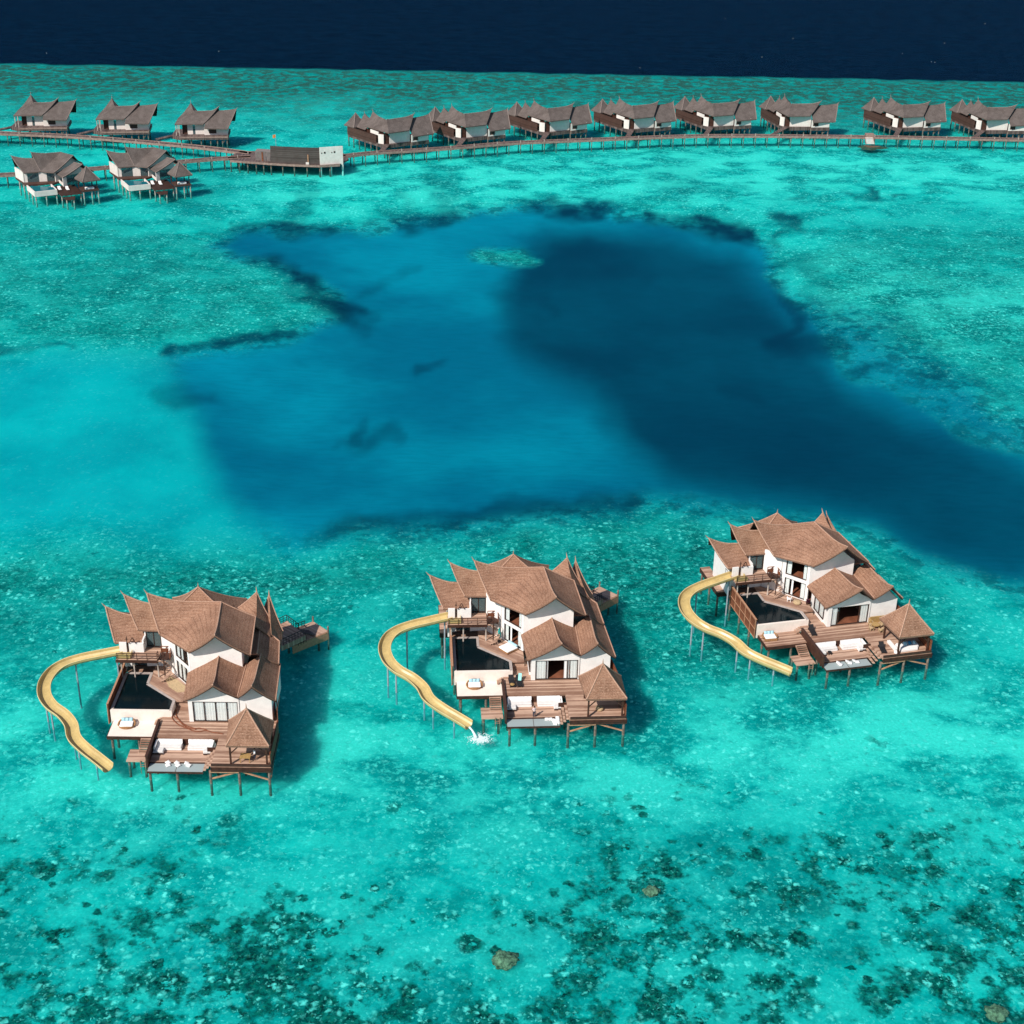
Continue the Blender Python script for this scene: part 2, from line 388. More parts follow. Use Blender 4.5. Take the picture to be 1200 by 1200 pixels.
def strokemask(X, Y, pts, w):
    P = [(p[0], p[1]*KY) for p in pts]; d = np.full(X.shape, 1e9)
    for a, b in zip(P, P[1:]): d = np.minimum(d, segdist(X, Y*KY, a, b))
    t = np.clip(1.15-d/(w*1.25), 0, 1)
    return t*t*(3-2*t)

def make_seabed():
    ny, nx = 640, 520
    ys = np.concatenate([np.geomspace(60, 1000, ny-8), np.geomspace(1100, 9000, 8)])
    sx = np.linspace(-1, 1, nx)
    Y = np.repeat(ys[:,None], nx, 1); X = sx[None,:]*(Y*.62+60)
    w1 = fbm(X/9, Y*.45/9, 4); w2 = fbm(X/9+50, Y*.45/9+31, 4)
    w4 = fbm(X/3.2+5, Y*.45/3.2+8, 3); w5 = fbm(X/3.2+85, Y*.45/3.2+48, 3)
    w3 = fbm(X/7+9, Y*.4/7+70, 4)
    s = 5.5*(.45+Y/500)
    Xw = X+w1*s+w4*s*.12; Yw = Y+w2*s*2.0+w5*s*.22
    m = {k: polymask(Xw, Yw, POLYS[k], f) for k, f in dict(hollow=3.3, deep=6.0, lagoon=5.0, reefleft=5.0, reefright=6.0, reefmid=5.0, coral=6.0, sandright=6.0, sandfront=5.0, sandtop=7.0).items()}
    dark = np.zeros_like(X)
    for pts, w, st in STROKES:
        dark = np.maximum(dark, st*strokemask(X+w1*s*2.2, Y+w2*s*3.2, pts, w)*np.clip(.95+2.2*w3, .15, 1.0))
    hr = polymask(X+w1*s*3, Y+w2*s*5, POLYS['hollowright'], 8.0)
    m['hollow'] = np.maximum(m['hollow'], .78*hr)
    zh2 = polymask(X, Y, POLYS['hollow'], 42.0)
    halo = zh2*(1-m['hollow'])*(1-m['lagoon'])*np.clip((Y-215)/60, 0, 1)
    dark = np.maximum(dark, .85*halo*np.clip((w3+fbm(X/16, Y*.4/16, 3)*.8-.0)*5, 0, 1))
    pt = strokemask(X+w1*s*1.5, Y+w2*s*2, PATCH[0], PATCH[1])
    m['hollow'] = m['hollow']*(1-.85*pt)
    edge = 624.5 + X*.012 + w1*6
    ocean = np.clip((Y-edge)/5, 0, 1); crest = np.clip((Y-515-w1*60)/70, 0, 1)*(1-ocean)
    reef = np.clip(np.maximum(np.maximum(m['reefleft']*.72, m['reefright']*.66), m['reefmid']*1.0), 0, 1)
    reef = np.maximum(reef, pt)*(1-m['hollow'])
    sand = np.clip(np.maximum(np.maximum(m['sandright'], m['sandfront']), m['sandtop']), 0, 1)
    # coral cover grows towards the front of the picture
    clump = fbm(X/14, Y*.8/14, 3)
    cor = m['coral']*np.clip(.66+(130-Y)/62+clump*1.9, 0, 1)
    zh = polymask(X, Y, POLYS['hollow'], 16.0)
    Z = -1.9 - 3.0*zh - 12*np.clip((Y-edge-5)/60, 0, 1) + w2*.35
    v = np.stack([X, Y, Z], -1).reshape(-1, 3)
    i = np.arange(ny-1)[:,None]*nx + np.arange(nx-1)[None,:]
    f = np.stack([i, i+1, i+nx+1, i+nx], -1).reshape(-1, 4)
    me = bpy.data.meshes.new('seabed')
    me.vertices.add(len(v)); me.vertices.foreach_set('co', v.astype(np.float32).ravel())
    me.loops.add(f.size); me.loops.foreach_set('vertex_index', f.astype(np.int32).ravel())
    me.polygons.add(len(f)); me.polygons.foreach_set('loop_start', np.arange(0, f.size, 4, dtype=np.int32))
    me.polygons.foreach_set('loop_total', np.full(len(f), 4, np.int32))
    me.update(calc_edges=True)
    me.polygons.foreach_set('use_smooth', np.ones(len(f), bool))
    for nme, arr in dict(hollow=m['hollow'], deep=m['deep'], lagoon=m['lagoon'], reef=reef, cover=cor, sand=sand, dark=dark, ocean=ocean, crest=crest).items():
        a = me.attributes.new(nme, 'FLOAT', 'POINT')
        a.data.foreach_set('value', arr.astype(np.float32).ravel())
    o = bpy.data.objects.new('seabed', me); col.objects.link(o)
    tag(o, kind='structure', label='sand and coral seabed under the clear turquoise water')
    # material
    mt, g, b = new_mat('seabed')
    P = g.pos()
    A = {k: g.attr(k) for k in ('hollow','deep','lagoon','reef','cover','sand','dark','ocean','crest')}
    n_big = g.noise(P, .028, 4, .6); n_mid = g.noise(P, .11, 5, .6); n_fin = g.noise(P, .55, 5, .68, .6)
    spk = g.math('ADD', g.math('MULTIPLY', g.noise(g.scalev(P, (.85,1,0)), .80, 4, .62, .35), .55), g.math('MULTIPLY', g.noise(P, 1.9, 3, .7, .2), .45))
    streak = g.noise(g.scalev(P, (.6,1,0)), .22, 6, .7, .4)
    base = g.mix(g.map(n_big, .3, .7), (.001,.33,.305), (.003,.54,.475))
    base = g.mix(g.map(n_mid, .4, .7, 0, .55), base, (.002,.30,.31))
    # pale sand speckle
    pale = g.math('MULTIPLY', g.map(spk, .49, .635), g.math('ADD', .34, g.math('MULTIPLY', A['sand'], .46)))
    pale2 = g.math('MULTIPLY', g.map(streak, .46, .66), g.math('ADD', .10, g.math('MULTIPLY', A['sand'], .5)))
    cloud = g.noise(g.scalev(P, (.8,1,0)), .075, 7, .66, .25)
    c = g.mix(pale2, base, (.07,.68,.56))
    c = g.mix(g.math('MULTIPLY', g.map(cloud, .43, .60), g.math('ADD', .24, g.math('MULTIPLY', A['sand'], .66))), c, (.13,.76,.62))
    c = g.mix(g.math('MULTIPLY', g.map(cloud, .52, .36), .75), c, (.002,.20,.19))
    # reef flat: green mottling with pale sand holes
    green = g.mix(g.map(n_fin, .38, .62), (.002,.085,.078), (.006,.255,.215))
    rf = g.math('MULTIPLY', A['reef'], g.map(g.math('ADD', g.math('ADD', g.math('MULTIPLY', n_mid, .5), g.math('MULTIPLY', n_fin, .2)), g.math('MULTIPLY', n_big, .3)), .40, .56, .30, .98))
    c = g.mix(rf, c, green)
    c = g.mix(pale, c, (.15,.78,.66))
    # dark coral clumps
    nc = g.math('ADD', g.math('MULTIPLY', g.noise(P, .25, 3, .55, .25), .62), g.math('MULTIPLY', g.noise(P, .8, 5, .72, .2), .38))
    th = g.math('SUBTRACT', .632, g.math('MULTIPLY', A['cover'], .160))
    cf = g.math('MULTIPLY', g.map(g.math('SUBTRACT', nc, th), -.035, .075), g.map(A['cover'], 0.0, .25))
    ccol = g.mix(g.map(g.noise(P, 1.5, 5, .75), .40, .62), (.001,.022,.020), (.006,.155,.115))
    ccol = g.mix(g.map(g.noise(P, 1.7, 3, .6), .60, .72, 0, .6), ccol, (.07,.15,.06))
    c = g.mix(g.math('MULTIPLY', g.map(A['cover'], 0.0, .9), g.map(nc, .43, .56, 0, .7)), c, (.002,.20,.18))
    c = g.mix(g.math('MULTIPLY', cf, .85), c, ccol)
    # rounded coral heads, each with its own size and tone
    wv = g.node('ShaderNodeVectorMath', operation='ADD'); g.put(wv.inputs[0], P)
    nv_ = g.node('ShaderNodeTexNoise'); g.put(nv_.inputs['Vector'], P); nv_.inputs['Scale'].default_value = 1.1; nv_.inputs['Detail'].default_value = 4
    sv = g.node('ShaderNodeVectorMath', operation='SCALE'); g.put(sv.inputs[0], nv_.outputs['Color']); sv.inputs['Scale'].default_value = 1.5
    g.l.new(sv.outputs[0], wv.inputs[1])
    for scl, tcov, lo in ((.30, .95, .10), (.62, .80, .16)):
        vo = g.node('ShaderNodeTexVoronoi'); g.put(vo.inputs['Vector'], g.scalev(wv.outputs[0], (1,1,0))); vo.inputs['Scale'].default_value = scl
        rs = g.sep(vo.outputs['Color'])
        on_ = g.map(g.math('SUBTRACT', g.math('MULTIPLY', g.math('MULTIPLY', A['cover'], g.map(nc, .38, .60, .25, 1.25)), tcov), rs[0]), -.02, .05)
        rad = g.math('ADD', .22, g.math('MULTIPLY', rs[1], .30))
        bl = g.map(g.math('SUBTRACT', rad, vo.outputs['Distance']), -.06, .16)
        k = g.math('MULTIPLY', g.math('MULTIPLY', on_, bl), g.math('ADD', .45, g.math('MULTIPLY', rs[2], .5)))
        c = g.mix(k, c, ccol)
    # small scattered heads elsewhere
    ns = g.noise(P, .30, 4, .6, .3)
    sf = g.math('MULTIPLY', g.map(ns, .66, .72), g.math('ADD', .35, g.math('MULTIPLY', A['reef'], .5)))
    c = g.mix(sf, c, (.001,.07,.07))
    grit = g.noise(P, 2.6, 3, .7)
    # popcorn-like pale and dark flecks: each small cell has its own tone
    wp = g.node('ShaderNodeVectorMath', operation='ADD'); g.put(wp.inputs[0], g.scalev(P, (1,1,0)))
    wn2 = g.node('ShaderNodeTexNoise'); g.put(wn2.inputs['Vector'], P); wn2.inputs['Scale'].default_value = 1.3; wn2.inputs['Detail'].default_value = 4
    ws = g.node('ShaderNodeVectorMath', operation='SCALE'); g.put(ws.inputs[0], wn2.outputs['Color']); ws.inputs['Scale'].default_value = 1.5
    g.l.new(ws.outputs[0], wp.inputs[1])
    zone = g.map(g.noise(P, .13, 5, .65), .36, .58, .18, 1.0)
    for scl, amp in ((1.05, .95), (2.3, .70)):
        vo = g.node('ShaderNodeTexVoronoi'); g.put(vo.inputs['Vector'], wp.outputs[0]); vo.inputs['Scale'].default_value = scl
        rs = g.sep(vo.outputs['Color'])
        core = g.map(vo.outputs['Distance'], .55, .12)
        pk = g.math('MULTIPLY', g.math('MULTIPLY', g.map(rs[0], .58, .98), core), g.math('MULTIPLY', zone, amp))
        dk = g.math('MULTIPLY', g.math('MULTIPLY', g.map(rs[1], .62, 1.0), core), g.math('MULTIPLY', g.math('ADD', .35, g.math('MULTIPLY', A['reef'], .65)), amp))
        c = g.mix(dk, c, (.002,.15,.14))
        c = g.mix(pk, c, (.38,.93,.80))
    c = g.mul(g.map(grit, .60, .38, 0, .28), c, (.35,.55,.55))
    # lagoon sand
    lag = g.mix(g.map(g.noise(g.scalev(P, (1,.6,0)), .05, 4, .6), .3, .7), (.002,.31,.36), (.003,.44,.46))
    c = g.mix(g.math('MULTIPLY', A['lagoon'], .88), c, lag)
    # hollow
    blue = g.mix(g.map(g.noise(P, .018, 4, .55), .35, .68), (.001,.135,.225), (.002,.245,.345))
    blue = g.mix(A['deep'], blue, g.mix(g.map(g.noise(P, .014, 4, .55), .3, .7), (.001,.040,.078), (.001,.078,.132)))
    wind = g.noise(g.scalev(P, (.25,1,0)), .9, 4, .7)
    blue = g.mul(g.map(wind, .6, .35, 0, .30), blue, (.5,.62,.66))
    ring = g.math('MULTIPLY', g.math('MULTIPLY', A['hollow'], g.math('SUBTRACT', 1.0, A['hollow'])), 4.0)
    c = g.mix(A['hollow'], c, blue)
    c = g.mix(g.math('MULTIPLY', g.math('MULTIPLY', ring, g.map(nc, .46, .58)), g.math('SUBTRACT', .62, g.math('MULTIPLY', A['lagoon'], .62))), c, (.001,.05,.075))
    c = g.mix(g.math('MULTIPLY', A['dark'], g.map(n_mid, .15, .5, .75, 1)), c, (.001,.026,.056))
    # outer reef crest
    cr = g.noise(g.scalev(P, (.9,1,0)), .23, 5, .72, .3)
    crc = g.mix(g.map(cr, .43, .54), (.006,.24,.21), (.070,.088,.064))
    crc = g.mix(g.map(g.noise(P, .25, 4, .7), .55, .7, 0, .55), crc, (.07,.46,.38))
    c = g.mix(g.math('MULTIPLY', A['crest'], .95), c, crc)
    on = g.noise(g.scalev(P, (.10,.22,0)), 1, 5, .75)
    c = g.mix(A['ocean'], c, g.mix(g.map(on, .3, .7), (.0005,.0045,.0125), (.0016,.0125,.031)))
    g.put(b.inputs['Base Color'], c)
    b.inputs['Roughness'].default_value = .95; b.inputs['Specular IOR Level'].default_value = 0.0
    b.subsurface_method = 'BURLEY' if hasattr(b, 'subsurface_method') else None
    b.inputs['Subsurface Weight'].default_value = 1.0; b.inputs['Subsurface Radius'].default_value = (1, 1, 1); b.inputs['Subsurface Scale'].default_value = 5.0
    me.materials.append(mt)
    return o

def make_water():
    mb = MB()
    S = 9000
    mb.add([(-S,-S,0),(S,-S,0),(S,S,0),(-S,S,0)], [(0,1,2,3)])
    m, g, b = new_mat('sea_water')
    P = g.pos()
    t = g.node('ShaderNodeBsdfTransparent'); g.put(t.inputs[0], (.50,.92,.93))
    gl = g.node('ShaderNodeBsdfGlossy'); gl.inputs['Roughness'].default_value = .18
    fr = g.node('ShaderNodeLayerWeight'); fr.inputs[0].default_value = .5; g.put(gl.inputs[0], (.25,.5,1.0))
    w = g.math('ADD', g.math('MULTIPLY', g.noise(g.scalev(P, (.7,1,0)), .55, 4, .6, .4), 1.0), g.math('MULTIPLY', g.noise(g.scalev(P, (.5,1.2,0)), .09, 3, .5), 1.6))
    nb = g.bump(w, .55, .35)
    g.put(fr.inputs['Normal'], nb); g.put(gl.inputs['Normal'], nb)
    fac = g.math('ADD', .012, g.math('MULTIPLY', g.math('POWER', fr.outputs['Facing'], 5.0), .05))
    mx = g.node('ShaderNodeMixShader'); g.put(mx.inputs[0], fac)
    g.l.new(t.outputs[0], mx.inputs[1]); g.l.new(gl.outputs[0], mx.inputs[2])
    g.l.new(mx.outputs[0], g.n['Material Output'].inputs[0])
    o = mb.build('water', m)
    tag(o, kind='structure', label='clear turquoise sea surface')
    return o

# ------------------------------------------------------------------ roof helpers
def L3(a, b, t): return Vector(a).lerp(Vector(b), t)
def ridge_fn(A, B, zb=None, wA=0.0, wB=0.0):
    """ridge line from A to B that swoops up to a tip within the end fractions wA / wB"""
    A = Vector(A); B = Vector(B)
    if zb is None: return lambda t: A.lerp(B, t)
    def f(t):
        p = A.lerp(B, t); z = zb
        if wA: z += (A.z-zb)*max(0, 1-t/wA)**1.8
        if wB: z += (B.z-zb)*max(0, (t-1+wB)/wB)**1.8
        return Vector((p.x, p.y, z))
    return f
def slope_fn(ridge, E0, E1, c0=.28, c1=None):
    c1 = c0 if c1 is None else c1
    E0 = Vector(E0); E1 = Vector(E1)
    def f(u, v):
        r = ridge(u); e = E0.lerp(E1, u); c = c0+(c1-c0)*u
        p = r.lerp(e, v); p.z = r.z+(e.z-r.z)*(v+c*v*(1-v))
        return p
    return f
def roof_part(name, parent, fns, mats, caps=(), capmat=None, th=.22, nu=14, nv=8, capr=.10, spikes=()):
    mb = MB()
    for f in fns: mb.sheet(f, nu, nv, th)
    o = mb.build(name, mats, parent)
    if caps:
        cb = MB()
        for pts in caps: cb.tube([Vector(p)+Vector((0,0,.03)) for p in pts], capr, 6)
        cb.build('ridge_cap', capmat, o)
    if spikes:
        sb = MB()
        for p, q in spikes: sb.tube([p, L3(p, q, .5)+Vector((0,0,-.04)), q], [.10,.07,.02], 6)
        sb.build('finial', capmat, o)
    return o
def line(f, n=14, v=None):
    return [f(i/n) for i in range(n+1)]
def verge(fn, u, n=8):
    return [fn(u, i/n) for i in range(n+1)]

# ------------------------------------------------------------------ the three big villas
VILLAS = [((-41.154, 163.697), .01224), ((3.075, 175.050), .07361), ((45.768, 190.650), .23837)]
def place(i, lp):
    (x, y), a = VILLAS[i]
    return (x+lp[0]*math.cos(a)-lp[1]*math.sin(a), y+lp[0]*math.sin(a)+lp[1]*math.cos(a), lp[2])

def stilts(root, pts, z0, r=.17, mat='post', split=True, ztop=None):
    first = {}
    for (x, y, zt) in pts:
        key = round(zt, 2)
        if key not in first:
            mb = MB()
            mb.tube([(0,0,z0),(0,0,.25),(0,0,zt)], [r*1.05, r*1.02, r], 8)
            first[key] = mb.build('stilt', T[mat], root, smooth=False)
            first[key].location = (x, y, 0)
        else:
            c = first[key].copy(); col.objects.link(c); c.parent = root; c.location = (x, y, 0)

def railing(mb, pts, z0, h=1.0, gap=1.35, w=.07, rails=3):
    for a, b in zip(pts, pts[1:]):
        a = Vector((a[0],a[1],z0)); b = Vector((b[0],b[1],z0)); n = max(1, round((b-a).length/gap))
        for k in range(n+1):
            p = a.lerp(b, k/n); mb.beam(p, p+Vector((0,0,h)), w)
        for r_ in range(rails):
            z = h*(1-r_*.36)
            mb.beam(a+Vector((0,0,z)), b+Vector((0,0,z)), w*1.1 if r_ == 0 else w*.6)

def window_part(root, A, B, a0, a1, z0, z1, n, curt, name='window', pane='glassdark', depth=.18, off=.06, open_gap=None):
    """frame with n panels; curt = list of (a0,a1) spans of curtain hung behind the glass"""
    fr = MB(); w = .09
    fr.wrect(A, B, a0, a1, z0, z0+w, depth, 0, off); fr.wrect(A, B, a0, a1, z1-w, z1, depth, 0, off)
    for k in range(n+1):
        x = a0+(a1-a0)*k/n
        if open_gap and open_gap[0] < x < open_gap[1]: continue
        x0 = min(max(x-w/2, a0), a1-w)
        fr.wrect(A, B, x0, x0+w, z0+w, z1-w, depth, 0, off+.004)
    win = fr.build(name, T['frame'], root)
    g = MB()
    if open_gap:
        g.wrect(A, B, a0+w, open_gap[0], z0+w, z1-w, .02, 0, off+.09); g.build('pane', T[pane], win); g = MB(); g.wrect(A, B, open_gap[1], a1-w, z0+w, z1-w, .02, 0, off+.09)
    else:
        g.wrect(A, B, a0+w, a1-w, z0+w, z1-w, .02, 0, off+.09)
    g.build('pane', T[pane], win)
    A2 = Vector((A[0],A[1],0)); B2 = Vector((B[0],B[1],0)); d = (B2-A2).normalized(); nr = Vector((-d.y, d.x, 0))
    for c0, c1 in curt:
        cb = MB(); n_ = max(4, int((c1-c0)/.12)); top = []; bot = []
        for k in range(n_+1):
            s = c0+(c1-c0)*k/n_; o_ = off+.17+.018*math.sin(k*2.1)
            p = A2+d*s+nr*o_
            top.append((p.x,p.y,z1-w-.02)); bot.append((p.x,p.y,z0+w))
        vs = top+bot; m = n_+1
        cb.add(vs, [(k, k+1, m+k+1, m+k) for k in range(n_)])
        cb.build('curtain', T['curtain'], win, recalc=False)
    return win

def build_villa(i, label, closed, wood_terrace):
    (vx, vy), va = VILLAS[i]
    root = empty('pool_villa', (vx, vy, 0), va)
    tag(root, label, 'villa', 'two-storey villas with water slides')
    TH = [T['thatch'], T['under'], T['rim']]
    cap = T['cap']
    # --- roofs -----------------------------------------------------
    r1 = ridge_fn((-13.83,11.42,11.05), (-8.3,11.2,9.9), 9.75, .75)
    f1 = slope_fn(r1, (-11.95,7.35,7.85), (-8.0,7.6,7.75)); f1b = slope_fn(r1, (-12.2,15.4,7.8), (-8.0,15.2,7.7))
    roof_part('roof', root, [f1, f1b], TH, [line(r1), verge(f1, 0)], cap, spikes=[(r1(0), (-14.35,11.5,11.6))])
    r2 = ridge_fn((-10.91,10.57,13.48), (-5.0,10.3,12.2), 12.15, .7)
    f2 = slope_fn(r2, (-8.91,8.34,9.31), (-5.0,8.25,9.3)); f2b = slope_fn(r2, (-9.2,13.6,9.3), (-5.0,13.6,9.3))
    roof_part('roof', root, [f2, f2b], TH, [line(r2), verge(f2, 0)], cap, spikes=[(r2(0), (-11.35,10.65,14.1))])
    rb = Vector((2.32,9.81,12.98)); ll = Vector((-5.43,6.01,10.10)); fv = Vector((-.84,1.97,10.04)); ap = Vector((3.17,.04,13.82))
    r3 = ridge_fn((-7.54,9.67,14.26), rb, 12.98, .55)
    f3 = slope_fn(r3, ll, rb, .26, 0.0); f3b = slope_fn(r3, (-6.6,14.2,9.9), (3.2,14.2,9.9))
    r4 = ridge_fn(rb, ap, 12.98, 0, .5)
    f4 = slope_fn(r4, ll, fv, 0.0, .24); f5 = slope_fn(r4, (6.75,10.2,10.5), (7.45,1.0,10.35), .12, .24)
    roof_part('roof', root, [f3, f3b, f4, f5], TH, [line(r3), verge(f3, 0), line(r4), verge(f5, 0), [f5(k/10,1) for k in range(11)]], cap, nu=18, nv=12,
              spikes=[(r3(0), (-7.95,9.75,14.95))])
    # rear hipped roof with a peak
    pk = Vector((-1.69,14.56,12.52)); c4 = [(-6.2,11.8,9.3),(3.4,11.8,9.3),(4.0,19.2,8.0),(-6.5,19.2,8.0)]
    fns = []
    for k in range(4):
        fns.append(slope_fn((lambda t: pk.copy()), c4[k], c4[(k+1)%4], .3))
    roof_part('roof', root, fns, TH, [verge(f, 0) for f in fns], cap, spikes=[(pk, pk+Vector((0,0,.7)))])
    # right-hand rear roofs with upturned prows
    r6 = ridge_fn((7.9,3.1,9.15), (7.2,10.8,9.3), 8.95, .45)
    f6 = slope_fn(r6, (10.5,4.3,6.85), (10.0,8.9,7.45), .22); f6b = slope_fn(r6, (5.9,4.2,8.4), (5.8,10.6,8.6), .1)
    roof_part('roof', root, [f6, f6b], TH, [line(r6), verge(f6, 1), [f6(k/10,1) for k in range(11)]], cap)
    r7 = ridge_fn((6.22,15.12,11.5), (6.9,9.0,9.7), 9.8, .75)
    f7 = slope_fn(r7, (2.2,13.9,8.6), (3.6,9.2,8.8), .35); f7b = slope_fn(r7, (8.2,13.6,8.0), (8.8,9.0,8.3), .35)
    roof_part('roof', root, [f7, f7b], TH, [verge(f7b, 0), verge(f7, 0)], cap, spikes=[(r7(0), (6.1,15.5,12.2))])
    r8 = ridge_fn((7.65,16.54,10.2), (8.9,9.4,8.3), 8.3, .8)
    f8 = slope_fn(r8, (6.0,14.6,6.9), (7.2,9.4,7.2), .35); f8b = slope_fn(r8, (9.9,13.0,6.5), (10.2,9.0,6.9), .35)
    roof_part('roof', root, [f8, f8b], TH, [verge(f8b, 0), verge(f8, 0)], cap, spikes=[(r8(0), (7.6,16.9,10.9))])
    # lower front gables
    rg1 = ridge_fn((3.57,-5.41,9.8), (2.86,3.3,9.15), 8.95, .42)
    g1l = slope_fn(rg1, (-.85,-3.35,6.03), (-1.3,2.35,6.5), .22); g1r = slope_fn(rg1, (6.32,-4.0,7.15), (6.3,3.6,7.25), .22)
    roof_part('roof', root, [g1l, g1r], TH, [line(rg1)], cap)
    rg2 = ridge_fn((8.45,-5.19,9.57), (8.3,3.6,8.9), 8.75, .42)
    g2l = slope_fn(rg2, (6.36,-4.02,7.13), (6.34,3.6,7.23), .18); g2r = slope_fn(rg2, (11.17,-3.7,6.45), (10.58,5.0,6.36), .22)
    roof_part('roof', root, [g2l, g2r], TH, [line(rg2), [g2l(k/10,1)+Vector((0,0,.05)) for k in range(11)], [g2r(k/10,1) for k in range(11)]], cap)
    # dark verge boards under the front gable edges
    for fn, e in ((g1l,0),(g1r,0),(g2l,0),(g2r,0),(f4,1),(f5,1),(f6,0)):
        vb = MB(); vb.tube([fn(e, k/8)+Vector((0,.12,-.30)) for k in range(9)], .11, 5)
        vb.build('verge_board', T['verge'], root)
    # --- walls -----------------------------------------------------
    P = T['plaster']
    w = MB()
    A, B = (-.25,-3.42), (6.33,-3.42)
    w.wall(A, B, [(0,2.72),(.55,2.72),(.55,5.86),(0,5.86)])
    w.wall(A, B, [(6.40,2.72),(6.58,2.72),(6.58,5.86),(6.40,5.86)])
    w.wall(A, B, [(0,5.86),(6.58,5.86),(6.58,6.75),(5.1,7.5),(3.75,8.55),(2.3,7.35),(0,6.02)])
    w.wall((-.25,2.6), (-.25,-3.168), [(0,2.72),(1.3,2.72),(1.3,6.05),(0,6.2)])
    w.wall((-.25,2.6), (-.25,-3.168), [(1.3,2.72),(4.7,2.72),(4.7,3.15),(1.3,3.15)], .45, 0, -.2)
    w.wall((-.25,2.6), (-.25,-3.168), [(1.3,5.75),(4.7,5.75),(4.7,5.95),(1.3,6.05)])
    w.wall((-.25,2.6), (-.25,-3.168), [(4.7,2.72),(5.765,2.72),(5.765,5.95),(4.7,5.95)])
    w.build('wall', P, root)
    w = MB()
    w.wall((6.335,-3.30), (10.55,-3.30), [(0,2.72),(4.21,2.72),(4.21,6.25),(3.4,7.0),(2.15,8.3),(.9,7.3),(0,6.75)])
    w.wall((10.55,-3.045), (10.55,4.6), [(0,2.72),(7.6,2.72),(7.6,6.2),(0,6.25)])
    w.build('wall', P, root)
    w = MB()
    A, B = (-3.85,6.10), (-.95,2.60); Lw = math.hypot(2.9, 3.5)
    w.wrect(A, B, 0, .62, 3.6, 9.95); w.wrect(A, B, 4.1, Lw, 3.6, 9.95)
    w.wrect(A, B, .62, 4.1, 6.45, 6.98, .27, 0, -.02); w.wrect(A, B, .62, 4.1, 9.62, 9.95)
    w.wrect(A, B, .62, 4.1, 3.6, 3.68)
    w.build('wall', P, root)
    w = MB()
    w.wall((-.93,2.62), (6.0,2.62), [(0,6.0),(6.9,6.0),(6.9,9.95),(5.6,11.0),(4.15,12.4),(2.6,11.0),(0,9.95)])
    w.wall((6.0,2.9), (6.15,10.0), [(0,6.0),(7.1,6.0),(7.1,10.0),(0,10.0)])
    w.build('wall', P, root)
    w = MB()   # recessed upper wall beside the balcony and the angled wall behind the stairs
    w.wall((-5.9,8.35), (-3.87,6.14), [(0,3.6),(2.98,3.6),(2.98,9.9),(0,9.9)])
    w.wrect((-8.2,8.62), (-5.95,8.42), 0, .18, 6.55, 9.3); w.wrect((-8.2,8.62), (-5.95,8.42), .18, 2.25, 8.95, 9.3)
    w.build('wall', P, root)
    w = MB()   # low wing: bathroom block with its parapet
    w.wall((-11.35,14.6), (-11.35,8.2), [(0,2.72),(6.4,2.72),(6.4,7.5),(4.2,8.6),(2.2,8.6),(0,7.5)])
    w.wrect((-11.35,8.05), (-5.95,8.36), 0, 1.2, 3.6, 6.3); w.wrect((-11.35,8.05), (-5.95,8.36), 3.2, 5.4, 3.6, 6.3); w.wrect((-11.35,8.05), (-5.95,8.36), 1.2, 3.2, 5.75, 6.3)
    w.build('wall', P, root)
    w = MB(); w.box(-11.32,-10.35,7.05,7.28,6.56,8.05); w.build('balcony_parapet', P, root)
    w = MB(); w.box(-10.05,-8.06,7.05,7.28,6.56,7.98); w.box(-8.28,-8.06,7.28,8.55,6.56,8.3); w.build('balcony_parapet', P, root)
    w = MB()   # rear closing walls
    w.wall((7.0,14.5), (-11.3,14.85), [(0,2.72),(18.2,2.72),(18.2,7.3),(0,8.3)])
    w.wall((10.4,4.9), (7.2,14.3), [(0,2.72),(9.9,2.72),(9.9,6.6),(0,6.2)])
    w.build('wall', P, root)
    # interior floors and dark inner partitions
    fl = MB(); fl.box(-.1,6.3,-3.1,2.4,2.60,2.735); fl.poly([(-3.5,6.3),(-.9,3.0),(5.9,3.0),(5.9,9.8),(-3.4,9.8)], 3.52, 3.64); fl.poly([(-3.45,6.3),(-.9,3.02),(5.9,3.02),(5.9,9.8),(-3.4,9.8)], 6.62, 6.74)
    fl.build('interior_floor', T['floor'], root)
    inn = MB(); inn.box(-.0,6.3,2.2,2.35,2.74,6.6); inn.box(-3.4,5.9,8.0,8.2,3.65,9.8); inn.box(4.2,4.35,3.2,8.0,3.65,9.8)
    inn.build('inner_partition', T['darkwood'], root)
    # --- windows and doors ----------------------------------------
    A, B = (-.25,-3.42), (6.33,-3.42)
    if closed: window_part(root, A, B, .56, 6.39, 2.74, 5.85, 4, [(.66,1.92),(2.06,3.4),(3.56,4.86),(5.0,6.28)], 'sliding_door')
    elif i == 1: window_part(root, A, B, .56, 6.39, 2.74, 5.85, 4, [(.66,2.3),(4.5,5.2),(5.35,6.28)], 'sliding_door', open_gap=(2.2,4.8))
    else: window_part(root, A, B, .56, 6.39, 2.74, 5.85, 4, [(.66,1.5),(5.2,6.28)], 'sliding_door', open_gap=(1.8,4.9))
    A, B = (-3.85,6.10), (-.95,2.60)
    if closed:
        window_part(root, A, B, .63, 4.09, 3.7, 6.44, 3, [(.75,1.7),(1.85,2.3),(2.45,2.75),(3.1,4.0)], 'sliding_door')
        window_part(root, A, B, .63, 4.09, 6.99, 9.61, 3, [(.75,1.65),(1.75,2.3),(3.55,4.0)])
    else:
        window_part(root, A, B, .63, 4.09, 3.7, 6.44, 3, [(.75,1.35),(1.7,2.0),(3.3,4.0)], 'sliding_door', open_gap=(1.5,3.2))
        window_part(root, A, B, .63, 4.09, 6.99, 9.61, 3, [(.75,1.45),(3.45,4.0)], open_gap=(1.5,3.4))
    window_part(root, (-.25,2.6), (-.25,-3.168), 1.32, 4.68, 3.16, 5.74, 2, [(1.45,4.6)], off=-.14)
